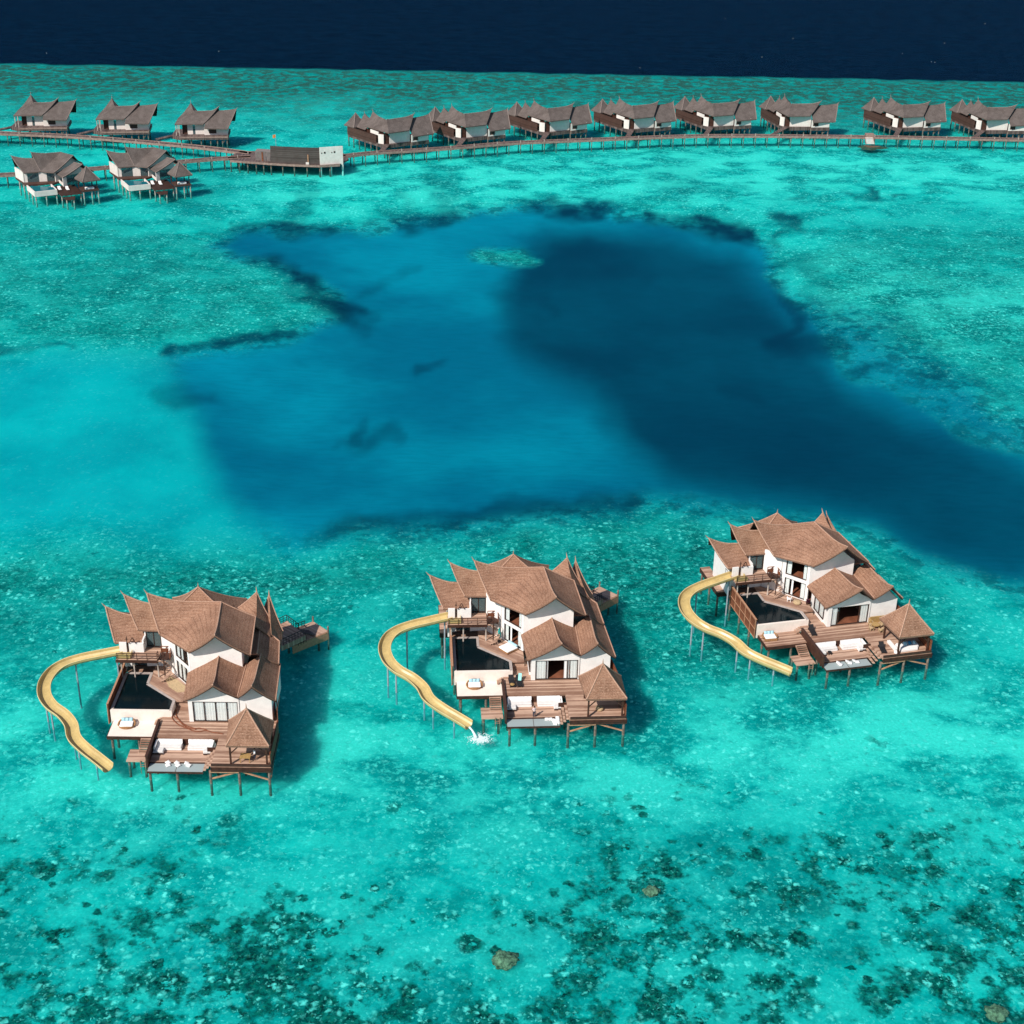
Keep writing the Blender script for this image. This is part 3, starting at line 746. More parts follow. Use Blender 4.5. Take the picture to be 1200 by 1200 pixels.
    window_part(root, (-8.2,8.62), (-5.95,8.42), .19, 2.24, 6.56, 8.94, 2, [], pane='glass')
    window_part(root, (-11.35,8.05), (-5.95,8.36), 1.22, 3.18, 3.62, 5.74, 2, [], pane='glass')
    window_part(root, (-11.35,14.6), (-11.35,8.2), 4.9, 6.0, 4.4, 6.6, 1, [], pane='glass', off=-.03)
    # --- decks -----------------------------------------------------
    d = MB()
    d.poly([(-4.02,-2.3),(-4.02,-6.85),(4.12,-6.85),(4.12,-12.95),(11.62,-12.95),(11.58,-5.5),(10.75,-.5),(10.6,3.0),(-.3,3.0),(-.9,1.3),(-2.6,1.3),(-3.0,.0)], 2.42, 2.70)
    d.box(-12.45,-10.9,9.3,17.2,2.42,2.70)
    d.poly([(-10.88,3.1),(10.2,3.1),(9.9,5.2),(7.3,14.2),(-10.88,15.0)],2.36,2.58)
    d.build('deck', T['deck'], root)
    s_ = MB(); s_.box(-4.02,3.96,-10.55,-6.86,1.30,1.50); s_.build('sunken_deck', T['deck'], root)
    g_ = MB(); g_.box(-4.0,2.98,-12.22,-10.56,1.22,1.31); gd = g_.build('glass_floor', T['glassdeck'], root)
    gf = MB()
    for x in (-4.05, -.5, 2.95): gf.box(x-.03,x+.03,-12.26,-10.57,1.20,1.325)
    gf.box(-4.08,2.98,-12.32,-12.27,1.05,1.33); gf.box(-4.08,4.1,-10.56,-10.50,1.1,1.505)
    gf.build('frame', T['darkwood'], gd)
    u = MB(); u.poly([(-7.05,8.3),(-7.05,3.72),(-3.02,.05),(-.95,.05),(-.95,2.55),(-3.85,6.05),(-5.9,8.3)], 3.38, 3.62); u.build('pool_deck', T['deck_up'], root)
    for q in ((-2.9,-.92,.38,.72,2.71,3.30),(-2.5,-.92,.05,.37,2.71,3.02)):
        st = MB(); st.box(*q); st.build('step', T['deck'], root)
    for k, (a0, z) in enumerate(((3.0,1.66),(3.38,2.02),(3.76,2.38))): stp = MB(); stp.box(a0, a0+.35, -12.35, -9.0, z-.08, z); stp.build('step', T['deck'], root)
    stp = MB(); stp.box(2.99,4.11,-9.0,-8.94,1.5,2.7); stp.build('side_board', T['darkwood'], root)
    for k in range(3): stp = MB(); stp.box(-4.9+.27*k, -4.9+.27*(k+1)-.02, -3.4, -2.4, 2.15+.18*k, 2.25+.18*k); stp.build('step', T['deck'], root)
    ter = MB(); ter.box(-10.42,-4.28,-5.80,-2.42,1.72,2.0)
    ter.build('terrace', T['deck' if wood_terrace else 'terrace'], root)
    fa = MB()   # fascia beams
    fa.box(4.14,11.66,-13.05,-12.955,1.95,2.62); fa.box(11.625,11.72,-13.05,-5.5,1.95,2.62); fa.box(4.12,11.7,-13.12,-13.06,2.30,2.40)
    fa.box(-10.46,-4.28,-5.90,-5.805,1.50,1.96); fa.box(-10.52,-10.43,-5.90,-2.4,1.50,1.96)
    fa.box(-4.2,3.0,-10.5,-10.4,.9,1.28); fa.box(-12.5,-12.455,9.3,17.2,1.95,2.66); fa.box(-12.45,-10.9,9.2,9.29,1.95,2.66)
    fa.box(-4.0,4.1,-6.84,-6.75,1.5,2.41); fa.box(-10.8,-10.7,3.0,15.2,1.9,2.34)
    fa.build('fascia', T['darkwood'], root)
    pw = MB(); pw.box(-4.27,-4.05,-11.45,-3.5,1.25,3.0); pw.build('parapet', T['darkwood'], root)
    pr = MB(); pr.box(-4.33,-3.99,-11.5,-3.45,3.002,3.07); pr.build('handrail', T['rail'], root)
    rl = MB(); rl.box(4.2,11.6,-12.94,-12.78,2.72,3.02); rl.box(4.2,11.6,-12.97,-12.75,3.022,3.06); rl.build('kerb_rail', T['rail'], root)
    fc = MB(); fc.box(11.5,11.6,-12.7,-5.5,2.72,4.45); fc.wall((11.6,-5.49), (10.78,-.5), [(0,2.72),(5.05,2.72),(5.05,4.9),(0,4.45)], .1)
    fc.box(11.46,11.64,-12.7,-5.5,4.452,4.52)
    fc.build('side_fence', T['redwood'], root)
    # pool: shell, water, coping
    po = MB()
    po.box(-10.72,-3.05,-2.41,-2.05,1.5,3.62); po.box(-3.05-.02,-2.72,-2.41,.02,1.5,3.62); po.box(-10.72,-10.4,-2.04,6.6,1.5,3.60)
    po.poly([(-3.03,.02),(-2.72,.02),(-7.04,3.95),(-7.04,3.62)], 1.5, 3.6)
    pool = po.build('swimming_pool', T['terrace'], root)
    pwm = MB(); pwm.poly([(-10.39,6.3),(-10.39,-2.03),(-3.08,-2.03),(-3.08,.1),(-7.06,3.7),(-7.06,6.3)], 1.8, 3.55 if not wood_terrace else 3.52); pwm.build('pool_water', T['pool'], pool)
    cp = MB(); cp.poly([(-3.06,-.0),(-2.70,.0),(-2.74,.08),(-7.02,3.99),(-7.34,3.72)], 3.605, 3.66); cp.box(-10.74,-10.36,-2.0,6.3,3.605,3.655); cp.box(-3.06,-2.70,-2.3,-.005,3.625,3.66); cp.box(-7.36,-7.0,3.99,6.3,3.625,3.67); cp.box(-10.4,-7.0,6.31,6.62,3.3,3.67)
    cp.build('coping', T['coping'], pool)
    # pool privacy screen on the left
    sc = MB(); sc.box(-11.02,-10.92,-2.4,7.6,1.55,4.6); scr = sc.build('pool_screen', T['redwood'], root)
    bt = MB()
    for k in range(6): y = -2.4+k*2.0; bt.box(-11.10,-11.022,y-.05,y+.05,1.5,4.66)
    for z in (1.6,3.0,4.58): bt.box(-11.085,-11.022,-2.34,7.54,z-.05,z+.05)
    bt.box(-11.1,-10.85,-2.45,7.6,4.602,4.67)
    bt.build('batten', T['lightbar'], scr)
    # balcony
    b = MB(); b.box(-11.42,-5.88,5.15,8.3,6.32,6.55); bal = b.build('balcony', T['deck'], root)
    bf = MB(); bf.box(-11.46,-5.84,5.05,5.145,6.15,6.56); bf.box(-5.875,-5.78,5.15,6.1,6.15,6.56); bf.build('fascia', T['darkwood'], bal)
    br = MB(); railing(br, [(-11.3,5.2),(-5.9,5.2),(-5.9,5.9)], 6.55, 1.0); br.build('railing', T['rail'], bal)
    lb = MB(); lb.box(-5.76,-4.25,5.6,7.2,6.34,6.52); lb.build('stair_landing', T['rail'], bal)
    lr = MB(); railing(lr, [(-5.72,7.05),(-4.3,7.05),(-4.3,5.65)], 6.52, 1.05, .7, .08, 3)
    lr.box(-5.7,-4.3,7.1,7.14,6.62,7.2); lr.box(-4.29,-4.25,5.7,7.05,6.62,7.2)
    lr.build('railing', T['redwood'], bal)
    bp = MB()
    for x in (-10.9,-9.2,-6.0): bp.tube([(x,5.6,3.3),(x,5.6,6.3)], .10, 8)
    bp.build('column', T['postwhite'], bal)
    af = MB(); af.beam((-9.9,6.95,8.0),(-9.45,6.95,8.95),.09); af.beam((-9.0,6.95,8.0),(-9.4,6.95,8.95),.09); af.beam((-9.75,6.95,8.35),(-9.1,6.95,8.35),.07); af.beam((-10.2,6.95,6.6),(-10.2,6.95,9.1),.10); af.beam((-10.35,6.95,8.7),(-10.05,6.95,8.7),.08)
    af.build('shower_frame', T['rail'], root)
    # spiral stair
    sp = MB(); cx, cy = -5.0, 5.0
    for k in range(15):
        a = -2.2+k*.36; z = 3.75+k*.19
        p = [(cx+.12*math.cos(a),cy+.12*math.sin(a)),(cx+.95*math.cos(a-.22),cy+.95*math.sin(a-.22)),(cx+.95*math.cos(a+.22),cy+.95*math.sin(a+.22))]
        sp.poly(p, z, z+.06)
    stair = sp.build('spiral_stair', T['deck'], root)
    pl = MB(); pl.tube([(cx,cy,3.6),(cx,cy,7.5)], .09, 8)
    pl.tube([(cx+.98*math.cos(-2.2+k*.36),cy+.98*math.sin(-2.2+k*.36),4.65+k*.19) for k in range(15)], .035, 5)
    pl.build('handrail', T['rail'], stair)
    # sea stair and landing
    ss = MB()
    for k in range(7):
        y = -5.95-.30*k; z = 1.86-.155*k; ss.box(-6.0,-4.62,y-.27,y,z-.07,z)
    ss.beam((-6.05,-5.9,1.8),(-6.05,-8.1,.75),.08,.2); ss.beam((-4.56,-5.9,1.8),(-4.56,-8.1,.75),.08,.2)
    ss.box(-7.3,-4.40,-9.55,-7.05,.70,.86)
    ss.box(-4.7,-4.6,-9.5,-9.4,-.9,.7); ss.box(-5.5,-5.4,-9.72,-9.62,-1,1.0); ss.box(-4.9,-4.8,-9.72,-9.62,-1,1.0)
    for z in (.1,.4): ss.box(-5.4,-4.9,-9.70,-9.64,z,z+.05)
    ss.build('sea_stair', T['deck'], root)
    # piles and braces
    pts = []
    for x in (-3.7,-.3): pts.append((x,-12.1,1.05))
    for x in (4.0,7.6,11.35): pts.append((x,-12.75,1.95))
    pts += [(-9.95,-5.5,1.6),(-6.5,-5.5,1.6),(-9.95,-3.0,1.6),(-7.0,-9.2,.7),(-5.0,-9.2,.7),(-7.0,-7.3,.7)]
    for y in (-8.5,-4.2,0,4.5,9.5,14.5): 
        for x in (-8.0,-3.7,.2,4.0,7.6,10.4):
            if y < 2 and x < -4: continue
            if y < -7 and x < 3: pts.append((x,y,1.25)); continue
            if x > 8 and y > 3: continue
            if x > 7 and y > 12: continue
            pts.append((x,y,2.36))
    for y in (0.5,4.5,8.5): pts.append((-10.6,y,1.5))
    for y in (10,13.5,17): pts.append((-12.1,y,2.4)); 
    stilts(root, pts, -3.2)
    brc = MB(); brc.beam((4.2,-12.78,.75),(7.4,-12.78,1.8),.16); brc.beam((4.0,-12.95,1.9),(7.6,-12.95,1.9),.2,.16); brc.beam((7.8,-12.78,1.9),(11.2,-12.78,.7),.16); brc.beam((11.5,-12.5,.7),(11.5,-9,1.8),.14)
    brc.build('brace', T['lightbar'], root)
    # rear approach deck with black railing
    ap_ = MB(); ap_.poly([(6.9,19.8),(9.2,15.2),(12.2,18.2),(9.0,22.2)], 1.9, 2.7); ap_.build('rear_deck', T['deck_up'], root)
    ar = MB(); railing(ar, [(7.0,19.9),(9.0,22.0),(11.0,19.7)], 2.7, 1.05, .6); railing(ar, [(9.4,15.5),(12.0,18.1)], 2.7, 1.05, .5); ar.build('railing', T['black'], root)
    return root

def boat_landing(i, label):
    (vx, vy), va = VILLAS[i]
    root = empty('boat_landing', (vx, vy, 0), va); tag(root, label, 'landing', 'boat landings behind the villas')
    Q = [(10.3,17.6),(15.0,21.7),(12.5,24.4),(7.6,20.4)]
    d = MB(); d.poly(Q, 1.05, 1.28); d.build('platform', T['deck_up'], root)
    s = MB(); s.wall(Q[0], Q[1], [(0,-.1),(6.2,-.1),(6.2,1.2),(0,1.2)], .1, 0, -.11); s.wall(Q[1], Q[2], [(0,-.1),(3.65,-.1),(3.65,1.2),(0,1.2)], .1, 0, -.11)
    s.build('side_boarding', T['lightbar'], root)
    st = MB()
    for k in range(6):
        a = Vector((11.3,19.6,2.55-.22*k)).lerp(Vector((12.6,21.0,2.55-.22*k)), k/5); st.obox(a, .34, 1.7, .07, R(45))
    st.build('stair', T['jetty'], root)
    r = MB(); railing(r, [(10.3,21.9),(11.5,22.9)], 1.28, 1.0, .6); railing(r, [(11.2,17.6),(12.2,18.6)], 1.28, 1.3, .5); r.build('railing', T['black'], root)
    for (x, y) in ((12.5,24.4),(15.0,21.7)):
        p = MB(); p.tube([(x,y,-2.8),(x,y,2.1)], .13, 8); p.build('mooring_post', T['post'], root)
    stilts(root, [(13.6,21.3,1.05),(12.2,23.0,1.05),(9.3,20.6,1.05)], -3.2)
    return root

def gazebo(i, label):
    (vx, vy), va = VILLAS[i]
    root = empty('thatched_pavilion', place(i, (8.7,-10.2,2.7)), va); tag(root, label, 'pavilion', 'pavilions on the villa decks')
    apx = Vector((-.15,.15,6.75)); cs = [(-2.46,-2.64,3.12),(2.86,-2.67,3.12),(2.75,2.6,3.2),(-3.0,2.6,3.25)]
    fns = [slope_fn((lambda t: apx.copy()), cs[k], cs[(k+1)%4], .10) for k in range(4)]
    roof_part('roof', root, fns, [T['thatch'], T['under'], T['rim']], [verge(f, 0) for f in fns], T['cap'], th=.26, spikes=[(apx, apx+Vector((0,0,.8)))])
    m = MB(); m.box(-2.2,2.5,-2.42,-2.25,2.85,3.05); m.box(-2.2,2.5,2.2,2.36,2.85,3.05); m.box(-2.3,-2.15,-2.25,2.2,2.851,3.051); m.box(2.45,2.6,-2.25,2.2,2.851,3.051); m.build('beam', T['darkwood'], root)
    for x, y in ((-2.1,-2.2),(2.4,-2.2),(2.4,2.2),(-2.1,2.2)):
        p = MB(); p.box(x-.11,x+.11,y-.11,y+.11,.02,3.0); pp = p.build('post', T['darkwood'], root)
        b = MB(); sx = 1 if x < 0 else -1
        b.beam((x,y,1.6),(x+sx*1.2,y,2.85),.12); b.build('brace', T['darkwood'], pp)
    return root

SLIDE = [(-10.82,7.05),(-13.3,6.7),(-16.3,6.15),(-18.42,5.45),(-19.72,4.2),(-20.25,2.1),(-19.75,-.2),(-18.45,-1.95),(-16.6,-3.3),(-15.2,-4.95),(-14.3,-7.1),(-12.7,-8.7),(-10.85,-10.1),(-9.05,-11.5)]
def catmull(P, n):
    out = []
    m = len(P)-1
    for k in range(n+1):
        t = k/n*m; i = min(int(t), m-1); u = t-i
        p0 = P[max(i-1,0)]; p1 = P[i]; p2 = P[i+1]; p3 = P[min(i+2,m)]
        q = [.5*((2*p1[a])+(-p0[a]+p2[a])*u+(2*p0[a]-5*p1[a]+4*p2[a]-p3[a])*u*u+(-p0[a]+3*p1[a]-3*p2[a]+p3[a])*u**3) for a in range(2)]
        out.append(Vector((q[0], q[1], 0)))
    return out
def water_slide(i, label):
    (vx, vy), va = VILLAS[i]
    root = empty('water_slide', (vx, vy, 0), va); tag(root, label, 'water slide', 'yellow water slides')
    n = 110; C_ = catmull(SLIDE, n)
    for k, p in enumerate(C_): p.z = 6.75-5.75*k/n
    prof = [(-.78,.42),(-.74,.10),(-.55,-.14),(-.25,-.26),(.0,-.29),(.25,-.26),(.55,-.14),(.74,.10),(.78,.42)]
    ns = len(prof); vs = []; fs = []
    for k, p in enumerate(C_):
        d = (C_[min(k+1,n)]-C_[max(k-1,0)]); d.z = 0; d.normalize(); s = Vector((-d.y,d.x,0))
        vs += [p+s*a*1.02+Vector((0,0,h)) for a, h in prof]
        vs += [p+s*a*1.11+Vector((0,0,h-(.07 if abs(a) < .7 else .0))) for a, h in prof]
    W = 2*ns
    for k in range(n):
        for j in range(ns-1):
            fs.append((k*W+j, (k+1)*W+j, (k+1)*W+j+1, k*W+j+1))
            fs.append((k*W+ns+j+1, (k+1)*W+ns+j+1, (k+1)*W+ns+j, k*W+ns+j))
        for j in (0, ns-1): fs.append((k*W+j, k*W+ns+j, (k+1)*W+ns+j, (k+1)*W+j))
    for k in (0, n):
        for j in range(ns-1): fs.append((k*W+j, k*W+j+1, k*W+ns+j+1, k*W+ns+j))
    m = MB(); m.add(vs, fs); m.build('chute', T['slide'], root, smooth=False)
    rm = MB()
    for sgn in (-1, 1):
        pts = []
        for k, p in enumerate(C_):
            d = (C_[min(k+1,n)]-C_[max(k-1,0)]); d.z = 0; d.normalize(); s = Vector((-d.y,d.x,0))
            pts.append(p+s*sgn*.84+Vector((0,0,.44)))
        rm.tube(pts, .055, 6)
    rm.build('rim', T['slide_rim'], root)
    tb = MB(); tb.box(-11.3,-9.55,5.35,5.43,6.58,7.25); tb.box(-9.63,-9.55,5.44,6.9,6.58,7.05); tb.box(-11.3,-9.64,5.44,6.9,6.58,6.66); tb.build('start_tub', T['slide'], root)
    for t in (.045,.185,.46,.535,.72,.80,.925):
        p = C_[int(t*n)]
        q = MB(); q.tube([(p.x,p.y,-3.0),(p.x,p.y,p.z-.45)], .12, 8)
        q.obox((p.x,p.y,p.z-.44),.5,.5,.08); q.build('post', T['steel'], root)
    return root

# ------------------------------------------------------------------ furniture on the decks
def put(o, i, lp, ang=0.0):
    o.location = place(i, lp); o.rotation_euler = (0, 0, VILLAS[i][1]+ang)
    return o
def corner_sofa(mirror, label, i):
    r = empty('corner_sofa'); tag(r, label, 'sofa', 'white corner sofas in the sunken decks')
    s = -1 if mirror else 1
    def bx(mb, x0, x1, *a, soft=None):
        lo, hi = sorted((x0*s, x1*s))
        if soft: rbox(mb, lo, hi, *a, r=soft)
        else: mb.box(lo, hi, *a)
    b = MB(); bx(b, 0, 3.45, -1.15, 0, .06, .34); bx(b, 0, 1.3, -2.05, -1.152, .06, .34); b.build('base', T['cushion'], r)
    c = MB(); bx(c, .3, 3.45, -1.17, -.25, .345, .58, soft=.07); bx(c, .3, 1.32, -2.08, -1.18, .345, .58, soft=.07); c.build('seat_cushion', T['seat'], r)
    for k in range(6):
        q = MB(); q.obox((s*(.62+k*.52), -.2, .82), .50, .2, .52, random.uniform(-.06,.06), 0, R(-12)); q.build('back_cushion', T['cushion'], r)
    for k in range(3):
        q = MB(); q.obox((s*.2, -.5-k*.5, .82), .2, .48, .52, random.uniform(-.06,.06), 0, 0, R(12)*s); q.build('back_cushion', T['cushion'], r)
    e = MB(); bx(e, .02, 1.3, -2.13, -2.085, .1, .30); e.build('end_panel', T['frame'], r)
    return put(r, i, (-3.95, -6.95, 1.5) if not mirror else (3.75, -6.95, 1.5))

def pillow_mesh(mb, c, sz, th, rz, tilt=0.0, mi=0):
    n = 6; m = Euler((tilt, 0, rz)).to_matrix(); vs = []; fs = []
    for sgn in (1, -1):
        for a in range(n+1):
            for b in range(n+1):
                x, y = a/n*2-1, b/n*2-1
                h = max(0, (1-x**4)*(1-y**4))**.5*th/2
                k = 1+.08*(abs(x*y))
                vs.append(Vector(c)+m @ Vector((x*sz/2*k, y*sz/2*k, sgn*h)))
    N = (n+1)**2
    for o_ in (0, N):
        for a in range(n):
            for b in range(n):
                q = [o_+a*(n+1)+b, o_+(a+1)*(n+1)+b, o_+(a+1)*(n+1)+b+1, o_+a*(n+1)+b+1]
                fs.append(q if o_ == 0 else q[::-1])
    mb.add(vs, fs, mi)
def floor_cushions(i, lp, label, ang=0.0):
    r = empty('floor_cushion'); tag(r, label, 'cushion', 'white floor cushions on the glass floors')
    a = MB(); pillow_mesh(a, (0,0,.09), .62, .2, .5); a.build('pillow', T['cushion'], r, smooth=True)
    b = MB(); pillow_mesh(b, (-.06,.42,.16), .62, .2, .9, R(18)); b.build('pillow', T['cushion'], r, smooth=True)
    return put(r, i, lp, ang)
def daybed(i, lp, label, ang, square=False):
    r = empty('daybed'); tag(r, label, 'daybed', 'daybeds on the lower terraces')
    b = MB(); b.poly([(.95*math.cos(t)*(1.1), .8*math.sin(t)) for t in [k*math.pi/10 for k in range(20)]] if not square else [(-.9,-.8),(.9,-.8),(.9,.8),(-.9,.8)], .05, .36)
    b.build('base', T['wicker'], r)
    m = MB(); rbox(m, -.85,.85,-.72,.74,.365,.55,.1); m.build('mattress', T['cushion'], r)
    k_ = MB()
    pts = [(math.cos(t)*1.08, math.sin(t)*.86, .36+.35*max(0, math.sin(t))) for t in [k*math.pi/10 for k in range(-1, 12)]]
    k_.tube(pts, .12, 6); k_.build('backrest', T['wicker'], r, smooth=True)
    for x in (-.5, .0, .5):
        p = MB(); pillow_mesh(p, (x,.5,.74), .46, .17, 0, R(60)); p.build('pillow', T['blue'], r, smooth=True)
    return put(r, i, lp, ang)
def lounger(i, lp, label, ang):
    r = empty('sun_lounger'); tag(r, label, 'sun lounger', 'black sun loungers')
    f = MB(); f.box(-.38,.38,-1.0,1.0,.22,.30); f.build('frame', T['black'], r)
    for x in (-.32,.32):
        for y in (-.9,.85):
            l = MB(); l.box(x-.03,x+.03,y-.03,y+.03,0,.22); l.build('leg', T['black'], r)
    s = MB(); rbox(s, -.36,.36,-.98,.32,.305,.42,.05); s.build('seat', T['black'], r)
    b = MB(); b.obox((0,.62,.62),.72,.85,.10,0,0,R(38)); b.build('backrest', T['black'], r)
    return put(r, i, lp, ang)
def pouf(i, lp, label, rad, h, mat, cat='pouf'):
    m = MB(); n = 18; vs = []; prof = [(.75,0),(.98,h*.25),(1.0,h*.55),(.85,h*.92),(.5,h),(0.02,h*1.01)]
    for a, z in prof:
        for k in range(n): vs.append((rad*a*math.cos(2*math.pi*k/n), rad*a*math.sin(2*math.pi*k/n), z))
    fs = [((j*n+k), j*n+(k+1)%n, (j+1)*n+(k+1)%n, (j+1)*n+k) for j in range(len(prof)-1) for k in range(n)]
    fs.append(tuple(range(n))[::-1]); fs.append(tuple((len(prof)-1)*n+k for k in range(n)))
    m.add(vs, fs); o = m.build('pouf', T[mat], smooth=True); tag(o, label, cat)
    return put(o, i, lp)
def table(i, lp, label, round_, w, d, h, mat, ang=0):
    r = empty('table'); tag(r, label, 'table')
    t = MB()
    if round_: t.poly([(w/2*math.cos(k*math.pi/12), w/2*math.sin(k*math.pi/12)) for k in range(24)], h-.06, h)
    else: t.box(-w/2,w/2,-d/2,d/2,h-.06,h)
    t.build('tabletop', T[mat], r)
    for x in (-1, 1):
        for y in (-1, 1):
            l = MB(); f = .32 if round_ else .44; l.box(x*w*f-.04,x*w*f+.04,y*d*f-.04,y*d*f+.04,0,h-.062); l.build('leg', T[mat], r)
    return put(r, i, lp, ang)
def chair(i, lp, label, ang, mat='tanpouf', group=None):
    r = empty('chair'); tag(r, label, 'chair', group)
    s = MB(); rbox(s, -.3,.3,-.3,.3,.36,.50,.06); s.build('seat', T[mat], r)
    b = MB(); b.tube([(.33*math.cos(t), .33*math.sin(t), .72) for t in [k*math.pi/8 for k in range(-1,10)]], .07, 6)
    b.tube([(.33*math.cos(t), .33*math.sin(t), .58) for t in [k*math.pi/8 for k in range(-1,10)]], .07, 6); b.build('backrest', T[mat], r)
    for x in (-.24,.24):
        for y in (-.24,.24):
            l = MB(); l.box(x-.03,x+.03,y-.03,y+.03,0,.36); l.build('leg', T[mat], r)
    return put(r, i, lp, ang)
def blob_plant(i, lp, label, mat):
    r = empty('potted_plant'); tag(r, label, 'plant')
    p = MB(); p.tube([(0,0,0),(0,0,.4)], [.18,.26], 10); p.build('pot', T['darkwood'], r)
    f = MB(); rnd = random.Random(5)
    for k in range(70):
        a = rnd.uniform(0, 6.28); e = rnd.uniform(.1, 1.4); l = rnd.uniform(.25,.6)
        d = Vector((math.cos(a)*math.cos(e), math.sin(a)*math.cos(e), math.sin(e))); s = d.cross(Vector((0,0,1))).normalized()*.06
        b = Vector((0,0,.4)); q = b+d*l
        f.add([b, b.lerp(q,.5)+s, q, b.lerp(q,.5)-s], [(0,1,2,3)])
    f.build('foliage', T[mat], r, recalc=False)
    return put(r, i, lp)

def skin_mesh(name, verts, edges, radii, mat, parent, sub=2):
    me = bpy.data.meshes.new(name); me.from_pydata(verts, edges, [])
    o = bpy.data.objects.new(name, me); col.objects.link(o)
    sk = o.modifiers.new('s', 'SKIN'); sk.use_smooth_shade = True
    for k, r in enumerate(radii):
        d = me.skin_vertices[0].data[k]; d.radius = (r, r) if not isinstance(r, tuple) else r; d.use_root = (k == 0)
    sb = o.modifiers.new('u', 'SUBSURF'); sb.levels = sb.render_levels = sub
    dg = bpy.context.evaluated_depsgraph_get(); ev = o.evaluated_get(dg)
    nm = bpy.data.meshes.new_from_object(ev); nm.materials.clear(); nm.materials.append(T[mat])
    o.modifiers.clear(); o.data = nm; nm.name = name
    if parent: o.parent = parent
    return o
def person(i, lp, ang, label, top, legs, robe=False, arm_fwd=.35):
    r = empty('person'); tag(r, label, 'person')
    V = [(0,0,.96),(0,0,1.12),(0,.0,1.30),(0,0,1.44),(0,-.01,1.52),(0,-.02,1.62),(0,-.03,1.72)]
    E = [(0,1),(1,2),(2,3),(3,4),(4,5),(5,6)]
    Rr = [(.15,.115),(.135,.10),(.165,.11),(.11,.08),.05,(.085,.1),.07]
    for s in (-1, 1):
        b = len(V)
        V += [(s*.10,0,.88),(s*.11,-.03*s,.50),(s*.11,.02-.02*s,.10),(s*.12,-.12,.04)]; E += [(0,b),(b,b+1),(b+1,b+2),(b+2,b+3)]; Rr += [.095,.065,.042,.038]
        b = len(V)
        V += [(s*.19,0,1.40),(s*.24,-.06,1.14),(s*.22,-.06-arm_fwd,1.02),(s*.215,-.13-arm_fwd,1.0)]; E += [(3,b),(b,b+1),(b+1,b+2),(b+2,b+3)]; Rr += [.055,.045,.034,.032]
        h = b+3
        for k, (fx, fz, fl) in enumerate(((-.03,.01,.075),(-.01,.015,.085),(.012,.012,.08),(.03,.0,.065))):
            c = len(V); p = V[h]
            V += [(p[0]+fx, p[1]-.05, p[2]+fz),(p[0]+fx*1.15, p[1]-.05-fl, p[2]+fz-.035)]; E += [(h,c),(c,c+1)]; Rr += [.011,.009]
        c = len(V); p = V[h]; V += [(p[0]-s*.045, p[1]-.03, p[2]+.005),(p[0]-s*.06, p[1]-.075, p[2]-.012)]; E += [(h,c),(c,c+1)]; Rr += [.012,.010]
    skin_mesh('body', V, E, Rr, 'skin', r, 2)
    skin_mesh('hair', [(0,.015,1.66),(0,.0,1.76),(0,.05,1.70)], [(0,1),(0,2)], [(.095,.1),.075,.075], 'hair', r, 2)
    z0 = .72 if robe else .92
    tv = [(0,0,z0),(0,0,1.12),(0,0,1.30),(0,0,1.45)]; te = [(0,1),(1,2),(2,3)]; tr = [(.2,.155) if robe else (.17,.13),(.155,.12),(.185,.13),(.125,.095)]
    for s in (-1, 1):
        b = len(tv); tv += [(s*.19,0,1.40),(s*.24,-.05,1.17)]; te += [(3,b),(b,b+1)]; tr += [.072,.064]
    skin_mesh('shirt', tv, te, tr, top, r, 2)
    lv = [(0,0,.96)]; le = []; lr = [(.165,.125)]
    for s in (-1, 1):
        b = len(lv); lv += [(s*.10,0,.86),(s*.11,-.03*s,.50),(s*.11,.02-.02*s,.12)]; le += [(0,b),(b,b+1),(b+1,b+2)]; lr += [.112,.082,.062]
    skin_mesh('trousers', lv, le, lr, legs, r, 2)
    return put(r, i, lp, ang)

def hose(i, lines_, label):
    m = MB()
    for L in lines_:
        P2 = [(a[0], a[1]) for a in L]; n = 60; C_ = catmull(P2, n)
        m.tube([Vector((p.x, p.y, 2.77+.02*math.sin(k*.7))) for k, p in enumerate(C_)], .07, 6)
    o = m.build('hose', T['rust'], smooth=True); tag(o, label, 'hose'); put(o, i, (0,0,0)); return o

